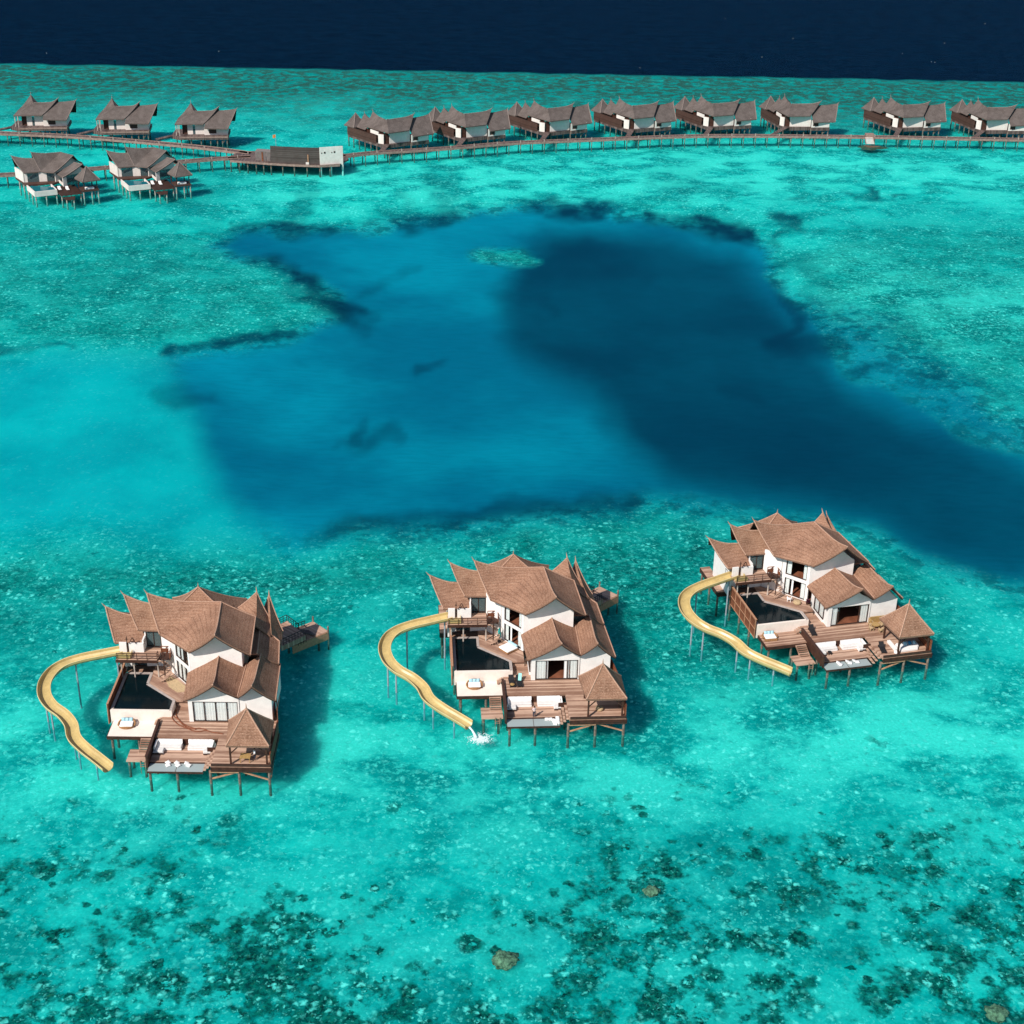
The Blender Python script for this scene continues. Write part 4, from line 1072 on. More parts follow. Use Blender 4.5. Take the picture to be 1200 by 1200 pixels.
def furnish():
    nm = ['left villa with drawn curtains', 'middle villa', 'turned right-hand villa']
    for i in range(3):
        corner_sofa(False, 'white L-shaped corner sofa at the left of the sunken deck, '+nm[i], i)
        corner_sofa(True, 'white L-shaped corner sofa at the right of the sunken deck, '+nm[i], i)
    wh = ['leftmost', 'middle', 'rightmost']
    for k, p in enumerate(((-1.63,-11.0,1.32),(-.37,-11.0,1.32),(.98,-11.0,1.32))):
        floor_cushions(0, p, wh[k]+' pair of white pillows on the glass floor of the left villa with drawn curtains', k*.3)
    for k, p in enumerate(((-1.5,-11.35,1.32),(.05,-11.25,1.32),(1.2,-11.2,1.32))):
        floor_cushions(2, p, wh[k]+' pair of white pillows on the glass floor of the turned right-hand villa', .2+k*.3)
    r = empty('cushion_seat'); tag(r, 'angled row of white cushions at the right end of the middle villa glass floor', 'cushion seat')
    for k, (x, y) in enumerate(((1.35,-10.85),(1.85,-10.85),(2.2,-11.1),(2.35,-11.5),(2.4,-11.9))):
        q = MB(); pillow_mesh(q, (x-2,y+11,.12), .58, .24, .3*k); q.build('pillow', T['cushion'], r, smooth=True)
    for k, (x, y) in enumerate(((2.72,-11.0),(2.78,-11.35),(2.8,-11.7),(2.82,-12.05))):
        q = MB(); pillow_mesh(q, (x-2,y+11,.36), .5, .2, .3*k, R(50)); q.build('pillow', T['cushion'], r, smooth=True)
    put(r, 1, (2,-11,1.32))
    daybed(0, (-8.4,-3.6,2.0), 'rattan daybed with pale blue pillows on the cream terrace, left villa with drawn curtains', .05)
    daybed(1, (-8.0,-3.7,2.0), 'rattan daybed with pale blue pillows on the cream terrace of the middle villa', .0)
    daybed(2, (-9.2,-3.7,2.0), 'rattan daybed with white mattress on the brown terrace of the turned right-hand villa', -.05, True)
    # left villa
    table(0, (8.3,-11.6,2.7), 'golden wooden table under the pavilion of the left villa', False, 1.3, 1.1, .75, 'tablewood')
    person(0, (9.45,-11.5,2.7), R(-60), 'person in a long white shirt standing by the golden table under the pavilion', 'whitecloth', 'navycloth', True)
    m = MB(); m.poly([(-5.0,5.0),(-4.2,3.2),(-2.8,1.9),(-1.6,2.2),(-1.9,3.3),(-3.4,4.9),(-4.5,5.8)], 3.622, 3.66); o = m.build('deck_mat', T['tanpouf']); tag(o, 'sand-coloured mat spread on the pool deck of the left villa', 'mat'); put(o, 0, (0,0,0))
    m = MB(); m.add([], [])
    hose(0, [[(-2.5,-.9),(-2.62,-1.7),(-2.7,-2.6),(-1.77,-3.97),(.02,-5.19),(1.29,-5.63),(2.15,-5.4),(3.3,-5.8),(4.6,-6.1)], [(-2.4,-1.0),(-2.2,-2.2),(-1.6,-3.2),(-.7,-4.2),(.5,-4.9),(1.5,-4.95),(2.3,-5.3)], [(-2.6,-2.3),(-1.9,-2.9),(-1.2,-3.9),(-.3,-4.8),(.9,-5.2)]], 'tangle of rust-brown hoses curving across the deck of the left villa')
    # middle villa
    person(1, (-.35,-10.45,1.5), R(-160), 'person in a pale pink top and dark trousers standing at the glass floor', 'pinkcloth', 'navycloth', False, .15)
    lounger(1, (-2.95,-4.2,2.7), 'black sun lounger with a straw hat on it, middle villa deck', R(4))
    lounger(1, (-1.95,-4.2,2.7), 'black sun lounger with an aqua towel hung over it, middle villa deck', R(4))
    m = MB(); m.box(-.22,.22,-.6,.5,0,.05); o = m.build('towel', T['aqua']); tag(o, 'aqua towel draped on the black sun lounger of the middle villa', 'towel'); put(o, 1, (-1.8,-3.55,3.42), R(15)); o.rotation_euler = (R(38), 0, VILLAS[1][1]+R(-8))
    m = MB(); m.tube([(0,0,0),(0,0,.03)], [.32,.32], 16); m.tube([(0,0,.031),(0,0,.12),(0,0,.16)], [.17,.15,.08], 14); o = m.build('straw_hat', T['tablewood']); tag(o, 'straw hat lying on the black sun lounger of the middle villa', 'hat'); put(o, 1, (-2.95,-4.95,3.13))
    r = empty('outdoor_bed'); tag(r, 'white padded lounge bed set askew on the pool deck of the middle villa', 'lounge bed')
    b = MB(); b.box(-.95,.95,-1.0,1.0,.08,.28); b.build('base', T['wicker'], r)
    b = MB(); rbox(b, -.95,.95,-1.0,1.0,.285,.52,.1); b.build('mattress', T['cushion'], r)
    b = MB(); b.obox((0,.85,.62),1.7,.24,.4,0,0,R(-15)); b.build('bolster', T['blue'], r)
    put(r, 1, (-3.0,3.0,3.62), R(-52))
    r = empty('closed_parasol'); tag(r, 'folded teal parasol leaning by the white wall of the middle villa', 'parasol')
    p = MB(); p.tube([(0,0,0),(0,0,2.4)], .035, 8); p.build('pole', T['rail'], r)
    p = MB(); p.tube([(0,0,.75),(0,0,.95),(0,0,1.6),(0,0,2.3)], [.22,.27,.2,.05], 9); p.build('canopy', T['teal'], r)
    p = MB(); p.tube([(0,0,0),(0,0,.12)], .28, 12); p.build('base', T['black'], r)
    put(r, 1, (-4.15,5.25,3.62))
    pouf(1, (8.3,-10.8,2.7), 'round straw pouf under the pavilion of the middle villa', .55, .5, 'tanpouf')
    # right villa
    lounger(2, (-3.0,-4.5,2.7), 'black sun lounger by the stair parapet of the turned right-hand villa', R(-6))
    lounger(2, (4.95,-10.9,2.7), 'black sun lounger beside the pavilion of the turned right-hand villa', R(-10))
    pouf(2, (6.55,-12.1,2.7), 'round white pouf at the pavilion corner of the turned right-hand villa', .36, .5, 'cushion')
    table(2, (6.6,-5.2,2.7), 'round golden table between straw chairs, turned right-hand villa', True, 1.2, 1.2, .74, 'tablewood')
    for k, (p, a) in enumerate((((5.75,-5.6,2.7), R(90)), ((6.9,-6.35,2.7), R(180)), ((7.6,-5.0,2.7), R(-80)), ((6.2,-4.35,2.7), 0))):
        chair(2, p, ('left', 'front', 'right', 'rear')[k]+' straw chair at the round table of the turned right-hand villa', a, group='straw chairs at the round table')
    m = MB(); m.box(6.4,10.5,-3.72,-3.58,2.72,3.75); m.box(6.2,6.36,-4.4,-3.58,2.72,3.6); o = m.build('wood_screen', T['lightbar']); tag(o, 'low golden-brown wood screen along the white wall, turned right-hand villa', 'screen'); put(o, 2, (0,0,0))
    o.data.materials[0] = T['tablewood']
    r = empty('pavilion_bed'); tag(r, 'white daybed with blue cushions under the pavilion of the turned right-hand villa', 'daybed')
    b = MB(); b.poly([(-1.5,-.9),(1.1,-.9),(1.7,-.1),(1.7,.9),(-1.5,.9)], .05,.35); b.build('base', T['cushion'], r)
    b = MB(); b.poly([(-1.42,-.82),(1.05,-.82),(1.6,-.08),(1.6,.85),(-1.42,.85)], .352,.5); b.build('mattress', T['cushion'], r)
    for k in range(3):
        q = MB(); pillow_mesh(q, (-.3+k*.7,.25,.68), .55, .2, .2*k, R(45)); q.build('pillow', T['deepblue' if k % 2 else 'blue'], r, smooth=True)
    put(r, 2, (8.8,-11.1,2.7), R(2))
    m = MB(); m.box(-.22,.22,-1.25,1.25,.04,.42); o = m.build('bench', T['cushion']); tag(o, 'narrow white bench at the left edge of the pavilion, turned right-hand villa', 'bench'); put(o, 2, (6.75,-10.4,2.7))
    chair(2, (-3.5,3.2,3.62), 'white armchair on the pool deck of the turned right-hand villa', R(150), 'cushion')
    pouf(2, (-2.6,2.3,3.62), 'round straw pouf on the pool deck of the turned right-hand villa', .6, .48, 'tanpouf')
    blob_plant(2, (-1.15,1.85,3.62), 'purple-leaved potted plant at the wall corner of the turned right-hand villa', 'purpleleaf')
    table(2, (-2.0,-8.7,1.5), 'small dark side table beside the left corner sofa, turned right-hand villa', True, .6, .6, .45, 'black')

# ------------------------------------------------------------------ far overwater villas
def far_roofs(root, p):
    TH = [T['thatch_far'], T['under'], T['rim_far']]; cap = T['cap_far']
    bend = Vector(p['bend']); t3 = Vector(p['t3']); t4 = Vector(p['t4']); t5 = Vector(p['t5'])
    zb = bend.z
    rl = ridge_fn(t3, bend, zb-.1, .6); rm = ridge_fn(bend, t4, zb-.15, .12, .35)
    eL, eB, eS = p['eaveL'], p['eaveB'], p['eaveS']
    fl = slope_fn(rl, eL, eB, .28, .2); fm = slope_fn(rm, eB, eS, .2, .28)
    back = lambda q, k=4.5: (q.x+.3, q.y+k, zb-3.2)
    fb = slope_fn(rm, (bend.x+3.5, bend.y+5.5, zb-3.0), (t4.x-.3, t4.y+5.0, zb-3.0), .25)
    fr = slope_fn(rl, (t3.x+4.0, t3.y-1.0, zb-3.0), (bend.x+3.6, bend.y+5.4, zb-3.0), .25)
    roof_part('roof', root, [fl, fm, fb, fr], TH, [line(rm)], cap, th=.3, nu=10, nv=6, capr=.13, spikes=[(rl(0), rl(0)+Vector((-.1,.4,.9))), (rm(1), rm(1)+Vector((.5,.1,.6)))])
    rr = ridge_fn((p['rbL'][0]+.35, t4.y-.2, t5.z-.35), t5, t5.z-.45, 0, .5)
    f1 = slope_fn(rr, p['rbL'], p['rbR'], 0.0, .1); f2 = slope_fn(rr, (p['rbL'][0]+1, t4.y+5.2, zb-4.2), (t5.x-1.0, t5.y+4.6, zb-4.4), .26)
    roof_part('roof', root, [f1, f2], TH, [verge(f1, 1)], cap, th=.3, nu=10, nv=6, capr=.13, spikes=[(rr(1), rr(1)+Vector((.5,.1,.5)))])

def walls(root, L):
    for a in L:
        w = MB(); w.wrect(*a); w.build('wall', T['plaster_far'], root)

def row_villa():
    root = empty('overwater_villa')
    far_roofs(root, dict(bend=(.92,3.87,9.3), t3=(.5,13.4,10.1), t4=(11.25,5.2,9.85), t5=(17.9,6.9,9.0), eaveL=(-3.8,10.5,6.4), eaveB=(-1.4,-2.5,6.5), eaveS=(6.6,-.9,6.3), rbL=(7.5,-2.2,4.40), rbR=(15.6,-.6,4.30)))
    TH = [T['thatch_far'], T['under'], T['rim_far']]; cap = T['cap_far']
    ap = Vector((-3.1,19.4,8.8)); cs = [(-5.4,15.7,4.9),(-.1,17.1,4.9),(-1.5,22.4,4.9),(-6.7,20.8,4.95)]
    fns = [slope_fn((lambda t: ap.copy()), cs[k], cs[(k+1)%4], .16) for k in range(4)]
    roof_part('roof', root, fns, TH, [verge(f, 0) for f in fns[:2]], cap, th=.25, nu=6, nv=6, capr=.12)
    r2 = ridge_fn((.1,19.2,8.5), (.2,13,7.4), 7.4, .7)
    roof_part('roof', root, [slope_fn(r2, (-4.2,16.2,5.0), (-3.4,11.2,5.0), .25), slope_fn(r2, (3.5,17.5,5.0), (3.5,12,5.0), .25)], TH, (), cap, th=.25, nu=6, nv=6, spikes=[(r2(0), r2(0)+Vector((0,.3,.7)))])
    walls(root, [((0,0), (7.3,0), 0, 7.3, 2.42, 6.2, .25), ((7.35,-1.0), (13.65,-.62), 0, .55, 2.36, 4.7), ((7.35,-1.0), (13.65,-.62), 2.5, 6.3, 2.36, 4.6), ((7.35,-1.0), (13.65,-.62), .55, 2.5, 2.36, 2.75), ((13.6,-.3), (15.2,8.5), 0, 8.5, 2.36, 4.6), ((-3.1,2.0), (-1.9,.2), 0, 2.0, 2.4, 5.4), ((-3.35,7.4), (-2.75,2.6), 0, 4.8, 4.8, 5.9)])
    dk = MB(); dk.wrect((-1.9,.9), (-.01,.5), 0, 1.9, 2.42, 5.8, .15); dk.build('door', T['darkwood'], root)
    wn = MB(); wn.wrect((7.35,-1.0), (13.65,-.62), .56, 2.49, 2.76, 4.55, .1, 0, .2); wn.build('window', T['frame'], root)
    iw = MB(); iw.wrect((-2.7,10.5), (-1.6,1.6), 0, 9.0, 2.36, 6.6); iw.wrect((-4.2,19.5), (-2.6,10.6), 0, 9.0, 2.36, 5.2); iw.build('inner_wall', T['darkwood'], root)
    fc = MB(); fc.wrect((-6.1,19.6), (-3.2,3.3), 0, 16.5, 2.35, 4.75, .12); fc.wrect((-6.1,19.6), (-3.2,3.3), 0, 16.5, 1.9, 2.3, .5, 0, .05); fc.build('pool_fence', T['brownfar'], root)
    d = MB(); d.poly([(-6.0,19.5),(-3.1,3.2),(-2.4,-1.2),(7.6,-.2),(7.6,-1.05),(13.8,-.7),(15.4,9.5),(3,12),(1,22),(-4,23)], 1.25, 2.34); d.build('deck', T['jetty'], root)  # slab deepened into a dark skirt standing in for the shade underneath
    pts = [(.5,.3),(2.9,.3),(5.2,.3),(7.4,-.6),(9.6,-.4),(11.6,-.3),(13.5,-.3),(-2.2,-.6),(-2.9,3.6),(-3.5,6.8),(-4.1,10),(-4.7,13.2),(-5.3,16.4),(-5.8,19.2),(3,6),(8,6),(13,6),(0,12)]
    stilts(root, [(x, y, 1.95) for x, y in pts], -2.6, .2, 'post')
    b = MB(); b.beam((11.7,-.25,.2),(13.4,-.25,1.8),.2); b.build('brace', T['post'], root)
    return root

def porch_villa():
    root = empty('porch_villa')
    far_roofs(root, dict(bend=(2.5,3.2,9.3), t3=(1.0,8.2,11.0), t4=(10.2,4.0,10.4), t5=(15.9,4.6,9.7), eaveL=(-3.4,7.0,6.2), eaveB=(-3.8,-1.5,6.15), eaveS=(5.4,-1.4,6.15), rbL=(5.6,-2.6,5.0), rbR=(13.1,-2.4,4.7)))
    walls(root, [((0,.2), (5.4,.2), 0, 1.7, 2.42, 6.0), ((0,.2), (5.4,.2), 2.5, 5.4, 2.42, 6.0), ((5.42,-.9), (12.9,-.9), 3.9, 7.5, 2.42, 4.8), ((5.42,-.9), (12.9,-.9), 0, 1.5, 2.42, 4.9), ((5.42,-.9), (12.9,-.9), 1.5, 3.9, 2.42, 2.9), ((12.88,-.6), (12.9,7.5), 0, 8, 2.42, 5.0)])
    wn = MB(); wn.wrect((5.42,-.9), (12.9,-.9), 1.52, 3.88, 2.92, 4.8, .1, 0, .15); wn.build('window', T['frame'], root)
    wn = MB(); wn.wrect((0,.2), (5.4,.2), 1.72, 2.48, 2.42, 5.3, .1, 0, .1); wn.build('window', T['glass'], root)
    dr = MB(); dr.wrect((-1.7,.9), (-.02,.6), 0, 1.68, 2.42, 5.6, .15); dr.build('door', T['darkwood'], root)
    d = MB(); d.poly([(-5.2,-1.0),(-2.4,-3.2),(13.1,-3.0),(13.3,8),(-4.5,8)], 1.35, 2.38); d.build('deck', T['jetty'], root)  # extra slab depth gives a dark band in place of shadow below the villa
    f = MB(); f.beam((-2.4,-3.26,2.15),(13.1,-3.06,2.15),.1,.5); f.build('fascia', T['jetty_side'], root)
    for x, y in ((-3.5,-1.2),(-3.3,3.0),(-2.4,-1.9)):
        p = MB(); p.box(x-.12,x+.12,y-.12,y+.12,2.38,6.0); p.build('porch_post', T['postwhite'], root)
    pts = [(-2.0,-2.6),(1.2,-2.5),(4.4,-2.5),(7.4,-2.5),(9.6,-2.5),(11.2,-2.5),(12.7,-2.5),(0,3),(5,3),(9,3),(12.8,3),(-4,4)]
    stilts(root, [(x, y, 2.0) for x, y in pts], -2.6, .2, 'post')
    b = MB(); b.beam((11.3,-2.5,.2),(12.6,-2.5,1.8),.2); b.build('brace', T['post'], root)
    return root

def small_pool_villa():
    root = empty('lagoon_villa')
    TH = [T['thatch_far'], T['under'], T['rim_far']]; cap = T['cap_far']
    r1 = ridge_fn((-2.3,15.3,9.6), (4.5,14.0,8.7), 8.6, .7)
    a = slope_fn(r1, (-.35,10.4,5.65), (4.6,10.3,5.6), .25); b = slope_fn(r1, (-1,19,5.7), (5,18.2,5.7), .25)
    roof_part('roof', root, [a, b], TH, [line(r1), verge(a, 0)], cap, nu=8, nv=6, th=.28, spikes=[(r1(0), r1(0)+Vector((-.5,0,.5)))])
    rc = Vector((11.4,13.2,9.85)); eM = (4.45,10.4,5.6); eR = (7.55,7.5,5.6); ap = (14.0,9.6,9.5)
    r2 = ridge_fn((3.0,13.6,10.5), rc, 9.8, .55); r3 = ridge_fn(rc, ap)
    f1 = slope_fn(r2, eM, rc, .25, 0.0); f2 = slope_fn(r3, eM, eR, 0.0, .22); f3 = slope_fn(r3, (17.6,15.5,5.8), (17.2,12.0,5.7), .2); f4 = slope_fn(r2, (4,18.2,6.0), (12,18.5,6.2), .25)
    roof_part('roof', root, [f1, f2, f3, f4], TH, [line(r2), verge(f1, 0), verge(f2, 1)], cap, nu=10, nv=8, th=.28, spikes=[(r2(0), r2(0)+Vector((-.4,.1,.6)))])
    r4 = ridge_fn((15.1,4.3,7.95), (13.4,7.6,7.9)); g1 = slope_fn(r4, (9.0,3.4,5.0), (8.3,8.9,5.0), .2); g2 = slope_fn(r4, (18.6,6,5.2), (17.5,9,5.2), .2)
    roof_part('roof', root, [g1, g2], TH, [line(r4), verge(g1, 0)], cap, nu=8, nv=6, th=.28)
    apx = Vector((15.1,-.6,8.5)); cs = [(12.8,-3.9,5.0),(18.0,-3.2,5.0),(17.2,1.9,5.0),(11.8,1.2,5.0)]
    fns = [slope_fn((lambda t: apx.copy()), cs[k], cs[(k+1)%4], .12) for k in range(4)]
    roof_part('roof', root, fns, TH, [verge(f, 0) for f in fns], cap, nu=6, nv=6, th=.25)
    walls(root, [((-1.3,18.5), (-.4,11.6), 0, 7.0, 2.3, 5.6), ((-.1,11.5), (8.4,9.6), 0, .8, 2.6, 5.6), ((-.1,11.5), (8.4,9.6), 4.0, 6.2, 2.6, 5.6), ((9.0,3.6), (14.2,5.2), 0, 1.2, 2.3, 5.0), ((8.9,9.0), (9.0,3.9), 0, 5.1, 2.3, 3.0)])
    wn = MB(); wn.wrect((-.1,11.5), (8.4,9.6), .82, 3.98, 2.6, 5.5, .1, 0, .1); wn.build('window', T['glass'], root)
    wn = MB(); wn.wrect((-.1,11.5), (8.4,9.6), 6.22, 8.6, 2.6, 5.5, .1, 0, .1); wn.build('window', T['glass'], root)
    wn = MB(); wn.wrect((9.0,3.6), (14.2,5.2), 1.22, 5.4, 2.3, 5.2, .1, 0, .05); wn.build('window', T['glass'], root)
    w = MB(); w.wall((8.0,8.6), (16.6,12.8), [(0,2.6),(9.5,2.6),(9.5,5.9),(6.2,8.6),(3.5,7.2),(0,5.6)]); w.build('gable_wall', T['plaster_far'], root)
    po = MB(); po.box(0,6.35,-.02,.3,1.15,2.6); po.poly([(-.02,.3),(.3,.3),(-.1,8.3),(-.42,8.3)], 1.15, 2.6); po.box(6.02,6.35,.302,6.6,1.15,2.6); po.box(.2,6.0,.3,8,1.15,1.6)
    pl = po.build('plunge_pool', T['plaster_far'], root)
    pw = MB(); pw.poly([(.9,.31),(6.0,.31),(6.0,3.6),(.6,7.6)], 1.7, 2.5); pw.build('pool_water', T['poolfar'], pl)
    d = MB(); d.poly([(-1.4,19),(-.45,8.3),(5.9,8.3),(6.4,6.7),(9.1,8.8),(15,9),(15,19)], 2.1, 2.58); d.poly([(6.5,6.6),(6.5,-3.4),(12.6,-3.4),(12.6,6.6)], 1.5, 1.75); d.poly([(7.0,-3.42),(7.4,-6.2),(9.6,-6.6),(10.4,-3.42)], .9, 1.1); d.box(12.62,17.4,-3.6,1.2,2.0,2.4)
    d.build('deck', T['brownfar'], root)
    for x, y in ((13.3,-3.2),(17.0,-2.8),(16.5,1.0),(12.6,.6)):
        p = MB(); p.box(x-.12,x+.12,y-.12,y+.12,2.4,5.0); p.build('porch_post', T['darkwood'], root)
    for k, (x, y) in enumerate(((7.6,2.6),(9.6,1.6))):
        l = MB(); rbox(l, x-.4,x+.4,y-1,y+.9,1.95,2.15,.06); l.obox((x,y+.75,2.35),.8,.8,.12,0,0,R(35)); l.build('lounger', T['cushion'], root)
    so = MB(); rbox(so, 13.6,16.2,-2.9,-1.6,2.42,2.95,.1); so.build('daybed', T['cushion'], root)
    pts = [(.3,.3,1.2),(3.2,.2,1.2),(6.1,.3,1.2),(0,3.5,1.2),(-.2,7.5,1.2),(-.6,11,2.1),(-1,15,2.1),(13,-3.2,2.0),(15.3,-3.2,2.0),(17.1,-3.2,2.0),(17.1,.8,2.0),(7.5,-5.8,.9),(9.4,-6.2,.9),(6.9,-2.8,1.5),(9.5,-2.8,1.5),(12.2,-2.8,1.5)]
    stilts(root, pts, -2.6, .2, 'postwhite')
    return root

# ------------------------------------------------------------------ jetties and the arrival building
RJ = [(-56,466.6),(-45.54,472.43),(-24.3,479.96),(-5.24,488.3),(8.72,492.51),(25.72,496.79),(54.64,503.92),(77.91,506.74),(101.13,507.93),(124.39,508.87),(138.83,508.9),(170.69,509.22),(205,508.4)]
LB = [(-215,492.5),(-186.92,490.68),(-169.49,488.56),(-152.36,487.06),(-137.88,484.73),(-120.29,480.35),(-105.78,476.37),(-94.13,472.22),(-84.4,468.0)]
LFJ = [(-190,425.5),(-166.79,432.37),(-152.93,435.96),(-139.01,440.09),(-128.88,445.0),(-102.56,456.62),(-93.34,460.63),(-83.6,463.4)]
def resample(P, step):
    L = [0]
    for a, b in zip(P, P[1:]): L.append(L[-1]+math.dist(a, b))
    n = max(2, int(L[-1]/step)); out = []
    for k in range(n+1):
        d = L[-1]*k/n; i = 0
        while i < len(L)-2 and L[i+1] < d: i += 1
        t = (d-L[i])/(L[i+1]-L[i]); out.append(Vector((P[i][0]+(P[i+1][0]-P[i][0])*t, P[i][1]+(P[i+1][1]-P[i][1])*t, 0)))
    return out
def jetty(P, label, width=2.3, z=1.9, step=4.0, lamps=True):
    P = [tuple(p)[:2] for p in resample([tuple(q)[:2] for q in catmull(P, len(P)*6)], 2.0)]
    o0 = P[0]; root = empty('jetty', (o0[0], o0[1], 0)); tag(root, label, 'jetty', 'wooden jetties between the villas')
    C_ = [Vector((p[0]-o0[0], p[1]-o0[1], 0)) for p in P]; n = len(C_)
    def side(k):
        d = (C_[min(k+1,n-1)]-C_[max(k-1,0)]).normalized(); return Vector((-d.y, d.x, 0))
    def strip(a0, a1, z0, z1):
        m = MB(); vs = []; fs = []
        for k in range(n):
            s = side(k)
            vs += [C_[k]+s*a0+Vector((0,0,z0)), C_[k]+s*a1+Vector((0,0,z0)), C_[k]+s*a1+Vector((0,0,z1)), C_[k]+s*a0+Vector((0,0,z1))]
        for k in range(n-1):
            for j in range(4): fs.append((k*4+j, (k+1)*4+j, (k+1)*4+(j+1)%4, k*4+(j+1)%4))
        fs += [(0,1,2,3), ((n-1)*4+3,(n-1)*4+2,(n-1)*4+1,(n-1)*4)]
        m.add(vs, fs); return m
    h = width/2
    strip(-h, h, z-.22, z).build('walkway', T['jetty'], root)
    strip(-h-.18, -h-.01, z-.5, z+.16).build('edge_beam', T['jetty_side'], root)
    strip(h+.01, h+.18, z-.5, z+.16).build('edge_beam', T['jetty_side'], root)
    R_ = resample(P, step); proto = None; lamp = None
    for k, p in enumerate(R_):
        d = (R_[min(k+1,len(R_)-1)]-R_[max(k-1,0)]); a = math.atan2(d.y, d.x)
        if proto is None:
            m = MB()
            for y in (-h-.1, h+.1): m.tube([(0,y,-2.6),(0,y*.97,z-.5)], .15, 7)
            m.box(-.12,.12,-h-.3,h+.3,z-.75,z-.51); proto = m.build('pile_bent', T['post'], root); q = proto
        else:
            q = proto.copy(); col.objects.link(q); q.parent = root
        q.location = (p.x-o0[0], p.y-o0[1], 0); q.rotation_euler = (0,0,a)
        if lamps and k % 2 == 1:
            if lamp is None:
                m = MB(); m.box(-.11,.11,-h-.02,-h+.2,z,z+.75); m.box(-.15,.15,-h-.06,-h+.24,z+.752,z+.85); lamp = m.build('bollard', T['postwhite'], root); q = lamp
            else:
                q = lamp.copy(); col.objects.link(q); q.parent = root
            q.location = (p.x-o0[0], p.y-o0[1], 0); q.rotation_euler = (0,0,a)
    return root

def arrival():
    root = empty('arrival_building', (-68.0, 456.0, 0)); tag(root, 'long building with curved dark timber wall and white end block on the jetty', 'building')
    def q(x, y): return (x+68.0, y-456.0)
    D = [(-76.2,456.6),(-72.5,455.95),(-68.9,455.6),(-65,455.3),(-60.9,455.35)]
    w = MB()
    for a, b in zip(D, D[1:]): w.wall(q(*a), q(*b), [(0,1.95),(math.dist(a,b)+.02,1.95),(math.dist(a,b)+.02,7.0),(0,7.0)], .3)
    w.build('timber_wall', T['greywood'], root)
    rf = MB(); rf.poly([q(x, y-.12) for x, y in [(a_, b_+.5) for a_, b_ in D]]+[q(-60.9,461.5),q(-76.2,462.5)], 5.0, 5.2); rf.build('roof', T['darkwood'], root)
    bw = MB(); bw.box(-8.0,7.0,5.6,5.9,1.95,5.1); bw.box(-8.2,-7.95,.9,5.55,1.95,5.1); bw.build('rear_wall', T['greywood'], root)
    A, B = q(-60.86,454.9), q(-54.1,457.4); L_ = math.dist(A, B)
    e = MB(); e.wall(A, B, [(0,1.5),(L_,1.5),(L_,7.2),(0,7.2)], .35)
    eb = e.build('white_block', T['plaster_far'], root)
    for s0 in (.45, 1.3, 3.6, 4.35):
        m = MB(); big = s0 in (1.3, 4.35); m.wrect(A, B, s0, s0+(.5 if big else .3), 5.3, 5.85 if big else 5.65, .12, 0, -.05); m.build('window', T['frame'], eb)
    for t in (.02, .46, .97):
        a = Vector((*A, 0)).lerp(Vector((*B, 0)), t); m = MB(); m.tube([(a.x,a.y+.35,-2.6),(a.x,a.y+.35,1.5)], .3, 8); m.build('column', T['plaster_far'], root)
    m = MB(); m.box(-3.6+6.9,-3.3+6.9,-.95,-.75,2.0,4.9); m.build('post', T['lightbar'], root)
    m = MB(); m.box(2.75,3.7,-1.1,-.78,1.95,2.6); m.build('cabinet', T['plaster_far'], root)
    # grey slatted shelter
    s = empty('slatted_shelter', (-80.0, 458.5, 0)); tag(s, 'grey slatted shelter left of the dark curved wall', 'shelter')
    c = [(-1.2,.3),(2.2,-.1),(3.6,-.9)]
    m = MB()
    for a, b in zip(c, c[1:]):
        l = math.dist(a, b)
        for k in range(int(l/.22)): m.wrect(a, b, k*.22, k*.22+.15, 1.95, 4.8, .1)
    m.build('slat_screen', T['grey'], s)
    m = MB(); m.poly([(-1.2,.3),(2.2,-.1),(3.6,-.9),(4.2,2.0),(-1.0,3.0)], 4.82, 4.95); m.build('roof', T['grey'], s)
    m = MB(); m.box(.7,1.2,-.1,.05,1.95,4.6); m.build('door', T['redwood'], s)
    # platform
    p = empty('jetty_platform', (-70.0, 460.0, 0)); tag(p, 'wide timber platform carrying the dark curved building', 'platform')
    Q = [(-90.5,462.0),(-89.05,458.6),(-80.94,457.0),(-76.2,455.9),(-68.9,454.9),(-61.0,454.4),(-55.0,456.2),(-53,463),(-55.5,470.5),(-78.5,471.4),(-88,470.5)]
    Q = [(x+70, y-460) for x, y in Q]
    m = MB(); m.poly(Q, 1.5, 1.9); m.build('deck', T['jetty'], p)
    f = MB()
    for a, b in zip(Q[1:6], Q[2:7]): f.wrect(a, b, 0, math.dist(a, b), 1.3, 1.92, .12, 0, -.125)
    f.build('edge_beam', T['jetty_side'], p)
    pts = []
    for a, b in zip(Q[1:6], Q[2:7]):
        n = max(1, round(math.dist(a, b)/3.2))
        for k in range(n): t = k/n; pts.append((a[0]+(b[0]-a[0])*t, a[1]+(b[1]-a[1])*t+.5, 1.5))
    pts += [(x, y, 1.5) for x in (-16,-8,0,8) for y in (2, 8)]
    stilts(p, pts, -2.6, .2, 'post')
    fl = empty('flag', (-76.0, 466.5, 0)); tag(fl, 'small orange flag on a thin pole behind the curved wall', 'flag')
    m = MB(); m.tube([(0,0,1.9),(0,0,8.3)], .07, 6); m.build('pole', T['steel'], fl)
    m = MB(); vs = []
    for k in range(7): vs += [(-k*.14, .1*math.sin(k*1.1), 8.25-k*.03), (-k*.14, .1*math.sin(k*1.1), 7.35-k*.05)]
    m.add(vs, [(2*k, 2*k+2, 2*k+3, 2*k+1) for k in range(6)]); m.build('cloth', T['orange'], fl, recalc=False)
    # stairs on the right jetty
    s = empty('jetty_stair', (118.0, 507.4, 0)); tag(s, 'pale wooden stair stepping down from the long jetty', 'stair')
    m = MB()
    for k in range(6): m.box(-1.5,1.1,-.55-.55*k,-.02-.55*k,1.75-.26*k,1.88-.26*k)
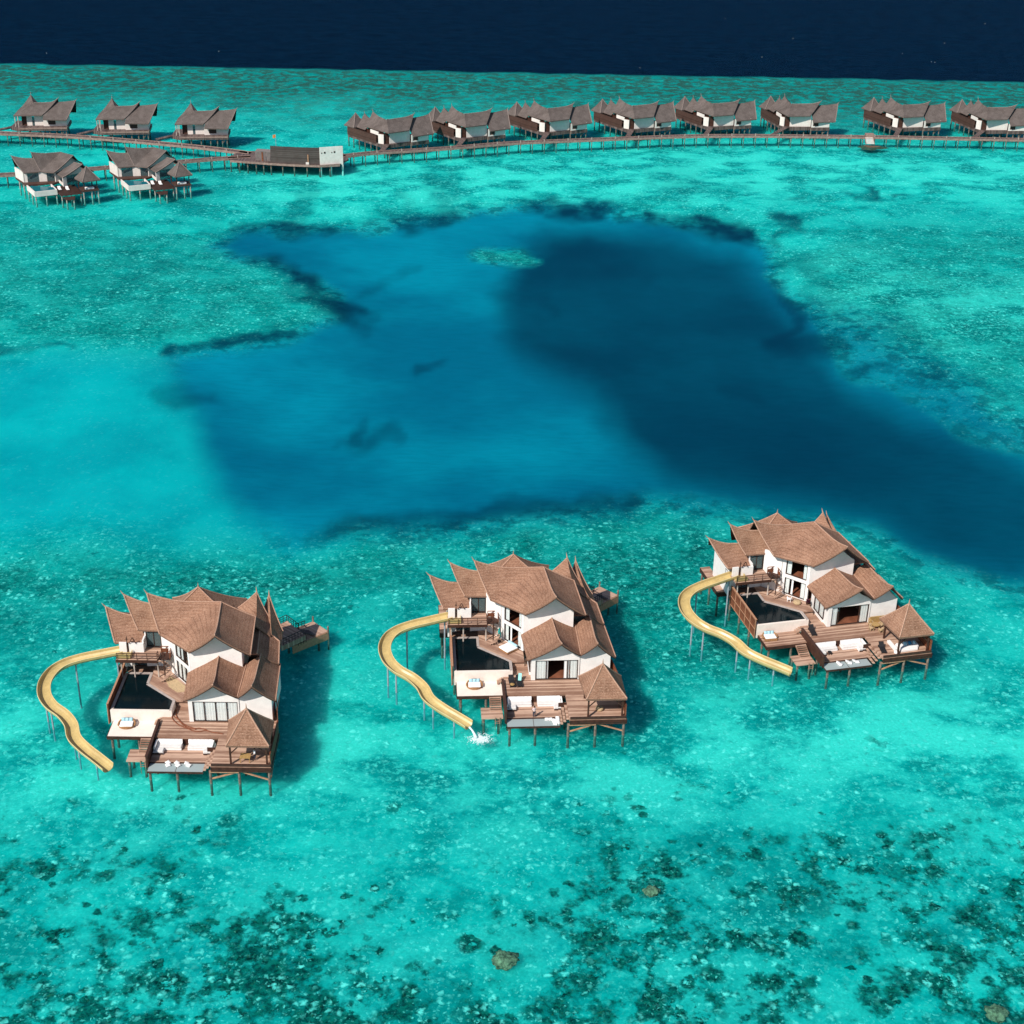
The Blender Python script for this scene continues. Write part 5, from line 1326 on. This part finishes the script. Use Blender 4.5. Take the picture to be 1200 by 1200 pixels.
    m.build('tread', T['plaster_far'], s)
    m = MB(); m.beam((-1.6,0,1.9),(-1.6,-3.4,.3),.12,.5); m.beam((1.2,0,1.9),(1.2,-3.4,.3),.12,.5); m.box(-1.2,1.6,.05,2.2,2.0,2.9); m.build('stringer', T['jetty_side'], s)
    m = MB(); n = 22; vs = [(0,0,.12)]
    for k in range(n): a = 2*math.pi*k/n; q_ = 1+.25*math.sin(3*a+1)+.12*math.sin(7*a); vs.append((4.6*q_*math.cos(a), 2.6*q_*math.sin(a), -.5))
    for k in range(n): a = 2*math.pi*k/n; q_ = 1+.25*math.sin(3*a+1); vs.append((2.6*q_*math.cos(a), 1.4*q_*math.sin(a), .08))
    m.add(vs, [(0, 1+n+k, 1+n+(k+1)%n) for k in range(n)]+[(1+n+k, 1+k, 1+(k+1)%n, 1+n+(k+1)%n) for k in range(n)])
    o = m.build('rock_ledge', T['rock'], smooth=True, loc=(118.0, 502.6, -.05)); tag(o, 'flat brown rock ledge at the foot of the pale jetty stair', 'rock')

def ramp(i, root, dx):
    """sloping gangway from a row villa's door to the jetty"""
    x, y = root.location.x, root.location.y; a = root.rotation_euler.z
    tx = x+dx; P = RJ
    for p, q in zip(P, P[1:]):
        if p[0] <= tx <= q[0]: ty = p[1]+(q[1]-p[1])*(tx-p[0])/(q[0]-p[0])
    dxw, dyw = tx-x, ty+1.2-y
    e = Vector((dxw*math.cos(a)+dyw*math.sin(a), -dxw*math.sin(a)+dyw*math.cos(a), 1.86))
    m = MB(); m.beam((-1.1,-.4,2.3), e, 1.7, .14); m.build('gangway', T['jetty'], root)

def coral_heads():
    L = [((.26,122.5),1.35,'large tan coral boulder among dark reef near the front'),((16.99,134.04),.9,'olive coral boulder right of centre below the middle villa'),((51.93,116.27),1.2,'tan coral boulder in the front right corner')]
    for k, ((x, y), s, lab) in enumerate(L):
        rnd = random.Random(k); bm = bmesh.new(); bmesh.ops.create_icosphere(bm, subdivisions=4, radius=1)
        off = Vector((rnd.uniform(0,50),)*3)
        from mathutils import noise as nz
        for v in bm.verts:
            d = 1+.38*nz.noise(v.co*1.6+off)+.2*nz.noise(v.co*4.5+off)+.12*nz.noise(v.co*9+off)
            v.co = Vector((v.co.x*s*d*.98, v.co.y*s*d*.85, v.co.z*s*.5*d))
        me = bpy.data.meshes.new('coral_boulder'); bm.to_mesh(me); bm.free(); me.materials.append(T['coral'])
        me.polygons.foreach_set('use_smooth', [True]*len(me.polygons))
        o = bpy.data.objects.new('coral_boulder', me); col.objects.link(o); o.location = (x, y, -1.15); tag(o, lab, 'coral', 'coral boulders on the seabed')

def splash():
    (vx, vy), va = VILLAS[1]
    e = place(1, (-9.0,-11.55,.85))
    r = empty('water_splash', (e[0], e[1], 0)); tag(r, 'white water jet and foam under the end of the middle yellow slide', 'splash')
    tgt = Vector((-4.1-e[0], 161.6-e[1], .05)); s = Vector((0,0,.9))
    m = MB(); pts = [s.lerp(tgt, k/6)+Vector((0,0,.25*math.sin(k/6*3.1))) for k in range(7)]
    m.tube(pts, [.16,.15,.13,.15,.17,.22,.3], 7); m.build('jet', T['foam'], r, smooth=True)
    rnd = random.Random(3); f = MB()
    for k in range(900):
        a = rnd.uniform(0, 6.283); q = abs(rnd.gauss(0, .75)); c = tgt+Vector((.55+q*1.5*math.cos(a), -.05+q*1.15*math.sin(a), rnd.uniform(-.06,.05)*max(.1,1.2-q)))
        sz = rnd.uniform(.03,.17)*max(.28, 1.15-q*.6)
        n = 6; vs = [c+Vector((sz*math.cos(j*1.047)*rnd.uniform(.6,1.2), sz*math.sin(j*1.047)*rnd.uniform(.5,1.1), 0)) for j in range(n)]+[c+Vector((0,0,sz*.35))]
        f.add(vs, [(j,(j+1)%n,n) for j in range(n)])
    f.build('foam', T['foam'], r, recalc=False)
    # far whitecaps on the open sea
    m = MB()
    for x, y in [(167.78,679.98),(103.91,664.6),(124.65,714.31),(175.54,660.6),(194.19,708.93),(177.43,660.8),(228.85,768.47),(50.19,633.51),(-127.17,652.61),(-196.73,640.25),(100.24,767.82)]:
        for j in range(1):
            c = Vector((x+rnd.uniform(-1.6,1.6), y+rnd.uniform(-1,1), .06)); w_ = rnd.uniform(.08,.2)
            m.add([c+Vector((-w_,0,0)), c+Vector((0,-.2,0)), c+Vector((w_,0,0)), c+Vector((0,.15,.18))], [(0,1,2,3)])
    o = m.build('whitecaps', T['foam'], recalc=False); tag(o, kind='stuff', label='scattered tiny whitecaps on the dark open sea', cat='foam')

# ------------------------------------------------------------------ assemble
make_seabed(); make_water()
LAB = ['two-storey thatched villa, leftmost of the three big ones, with all white curtains drawn', 'two-storey thatched villa, middle of the three big ones, beside the splashing yellow slide', 'two-storey thatched villa turned askew at the right, by the dark lagoon edge']
for i in range(3):
    build_villa(i, LAB[i], i == 0, i == 2)
    gazebo(i, 'pyramid-roofed thatched pavilion on the front deck corner of the '+['left villa with drawn curtains','middle villa','turned right-hand villa'][i])
    water_slide(i, ['leftmost curving yellow water slide, ending dry over the water', 'middle curving yellow water slide with water pouring from its end', 'rightmost curving yellow water slide in front of the slatted pool screen'][i])
    boat_landing(i, 'wedge-shaped boat landing behind the '+['left villa with drawn curtains','middle villa','turned right-hand villa, mostly hidden by roofs'][i])
furnish()
rv = row_villa(); G8 = 'grey-thatched villas along the long jetty'
RV = [((-41.81,482.14),30.26,-2),((-17.39,492.92),26,-2.5),((10.19,503.8),26.6,-3),((38.86,510.69),22.9,-3),((66.49,516.97),17.5,-4),((92.82,519.13),3.7,-7.5),((132.27,521.13),12,-5),((160.78,520.05),3.7,-6.8)]
ORD = ['first', 'second', 'third', 'fourth', 'fifth', 'sixth', 'seventh', 'eighth']
for k, ((x, y), a, dx) in enumerate(RV):
    o = rv if k == 0 else copy_tree(rv)
    o.location = (x, y, 0); o.rotation_euler = (0, 0, R(a))
    extra = {5: ', wide gap rightward', 6: ', by the stair', 7: ', cut by picture edge'}.get(k, '')
    tag(o, 'grey-thatched villa, %s on the long jetty from the white-ended building%s' % (ORD[k], extra), 'villa', G8)
for k, o in enumerate([o for o in col.objects if o.get('group') == G8]):
    o.select_set(False); ramp(k, o, RV[k][2])
pv = porch_villa()
for k, ((x, y), a, lab) in enumerate((((-163.0,496.9),8.5,'grey-thatched villa with front porch, leftmost of the three behind the left jetty'),((-135.2,493.9),8.5,'grey-thatched villa with front porch, middle of the three behind the left jetty'),((-108.3,489.2),7.0,'grey-thatched villa with front porch, rightmost of the three behind the left jetty'))):
    o = pv if k == 0 else copy_tree(pv)
    o.location = (x, y, 0); o.rotation_euler = (0, 0, R(a)); tag(o, lab, 'villa', 'porch villas behind the left jetty')
    e = empty('gangway', (x-5, y-1, 0), R(a)); m = MB(); m.beam((.4,.2,2.2), (-4.6,-3.2-.25*k,1.88), 1.8, .14); m.build('boards', T['jetty'], e)
    m = MB(); m.beam((.4,-.75,2.0), (-4.6,-4.15-.25*k,1.7), .1, .3); m.build('edge_beam', T['jetty_side'], e)
    tag(e, 'short sloping gangway at the '+['leftmost','middle','rightmost'][k]+' of the three porch villas', 'gangway', 'gangways of the porch villas')
lv = small_pool_villa()
for k, ((x, y), a, lab) in enumerate((((-136.55,415.0),28.7,'small pool villa with white plunge pool nearest the left edge, in front of the jetty'),((-111.99,423.24),26.0,'small pool villa with white plunge pool, right of its twin in front of the jetty'))):
    o = lv if k == 0 else copy_tree(lv)
    o.location = (x, y, 0); o.rotation_euler = (0, 0, R(a)); tag(o, lab, 'villa', 'small pool villas in front of the left jetty')
jetty(RJ, 'long curving wooden jetty in front of the row of eight villas')
jetty(LB, 'wooden jetty running behind, past the three porch villas on the left', 2.6)
jetty(LFJ, 'wooden jetty on the left passing behind the two small pool villas', 2.2)
arrival(); coral_heads(); splash()

# ------------------------------------------------------------------ camera, light, world
cam = bpy.data.cameras.new('camera'); co = bpy.data.objects.new('camera', cam); col.objects.link(co); scene.camera = co
cam.sensor_fit = 'HORIZONTAL'; cam.sensor_width = 36; cam.lens = 36*1750.04/1200; cam.clip_end = 20000; cam.clip_start = 1
th, ro = R(27.0157), R(1.17251)
fwd = Vector((0, math.cos(th), -math.sin(th))); rt = Vector((1,0,0)); up = Vector((0, math.sin(th), math.cos(th)))
r2 = rt*math.cos(ro)+up*math.sin(ro); u2 = up*math.cos(ro)-rt*math.sin(ro)
co.matrix_world = Matrix(((r2.x,u2.x,-fwd.x,0),(r2.y,u2.y,-fwd.y,0),(r2.z,u2.z,-fwd.z,116),(0,0,0,1)))
SUN = Vector((-.446, -.571, .688)).normalized()
sd = bpy.data.lights.new('sun', 'SUN'); sd.energy = 4.7; sd.angle = R(.55); sd.color = (1.0, .935, .86)
so = bpy.data.objects.new('sun', sd); col.objects.link(so); so.rotation_euler = SUN.to_track_quat('Z', 'Y').to_euler()
w = bpy.data.worlds.new('World'); scene.world = w; w.use_nodes = True
nt = w.node_tree; sky = nt.nodes.new('ShaderNodeTexSky'); sky.sky_type = 'NISHITA'; sky.sun_disc = False
sky.sun_elevation = math.asin(SUN.z); sky.sun_rotation = math.atan2(SUN.x, SUN.y) % (2*math.pi)
sky.altitude = 0; sky.air_density = 1; sky.dust_density = .6; sky.ozone_density = 1.5
nt.links.new(sky.outputs[0], nt.nodes['Background'].inputs[0]); nt.nodes['Background'].inputs[1].default_value = .085
scene.view_settings.view_transform = 'Standard'; scene.view_settings.look = 'None'; scene.view_settings.gamma = 1; scene.view_settings.exposure = .22
scene.render.engine = 'CYCLES'
scene.cycles.max_bounces = 8; scene.cycles.transparent_max_bounces = 12
scene.render.resolution_x = scene.render.resolution_y = 1024
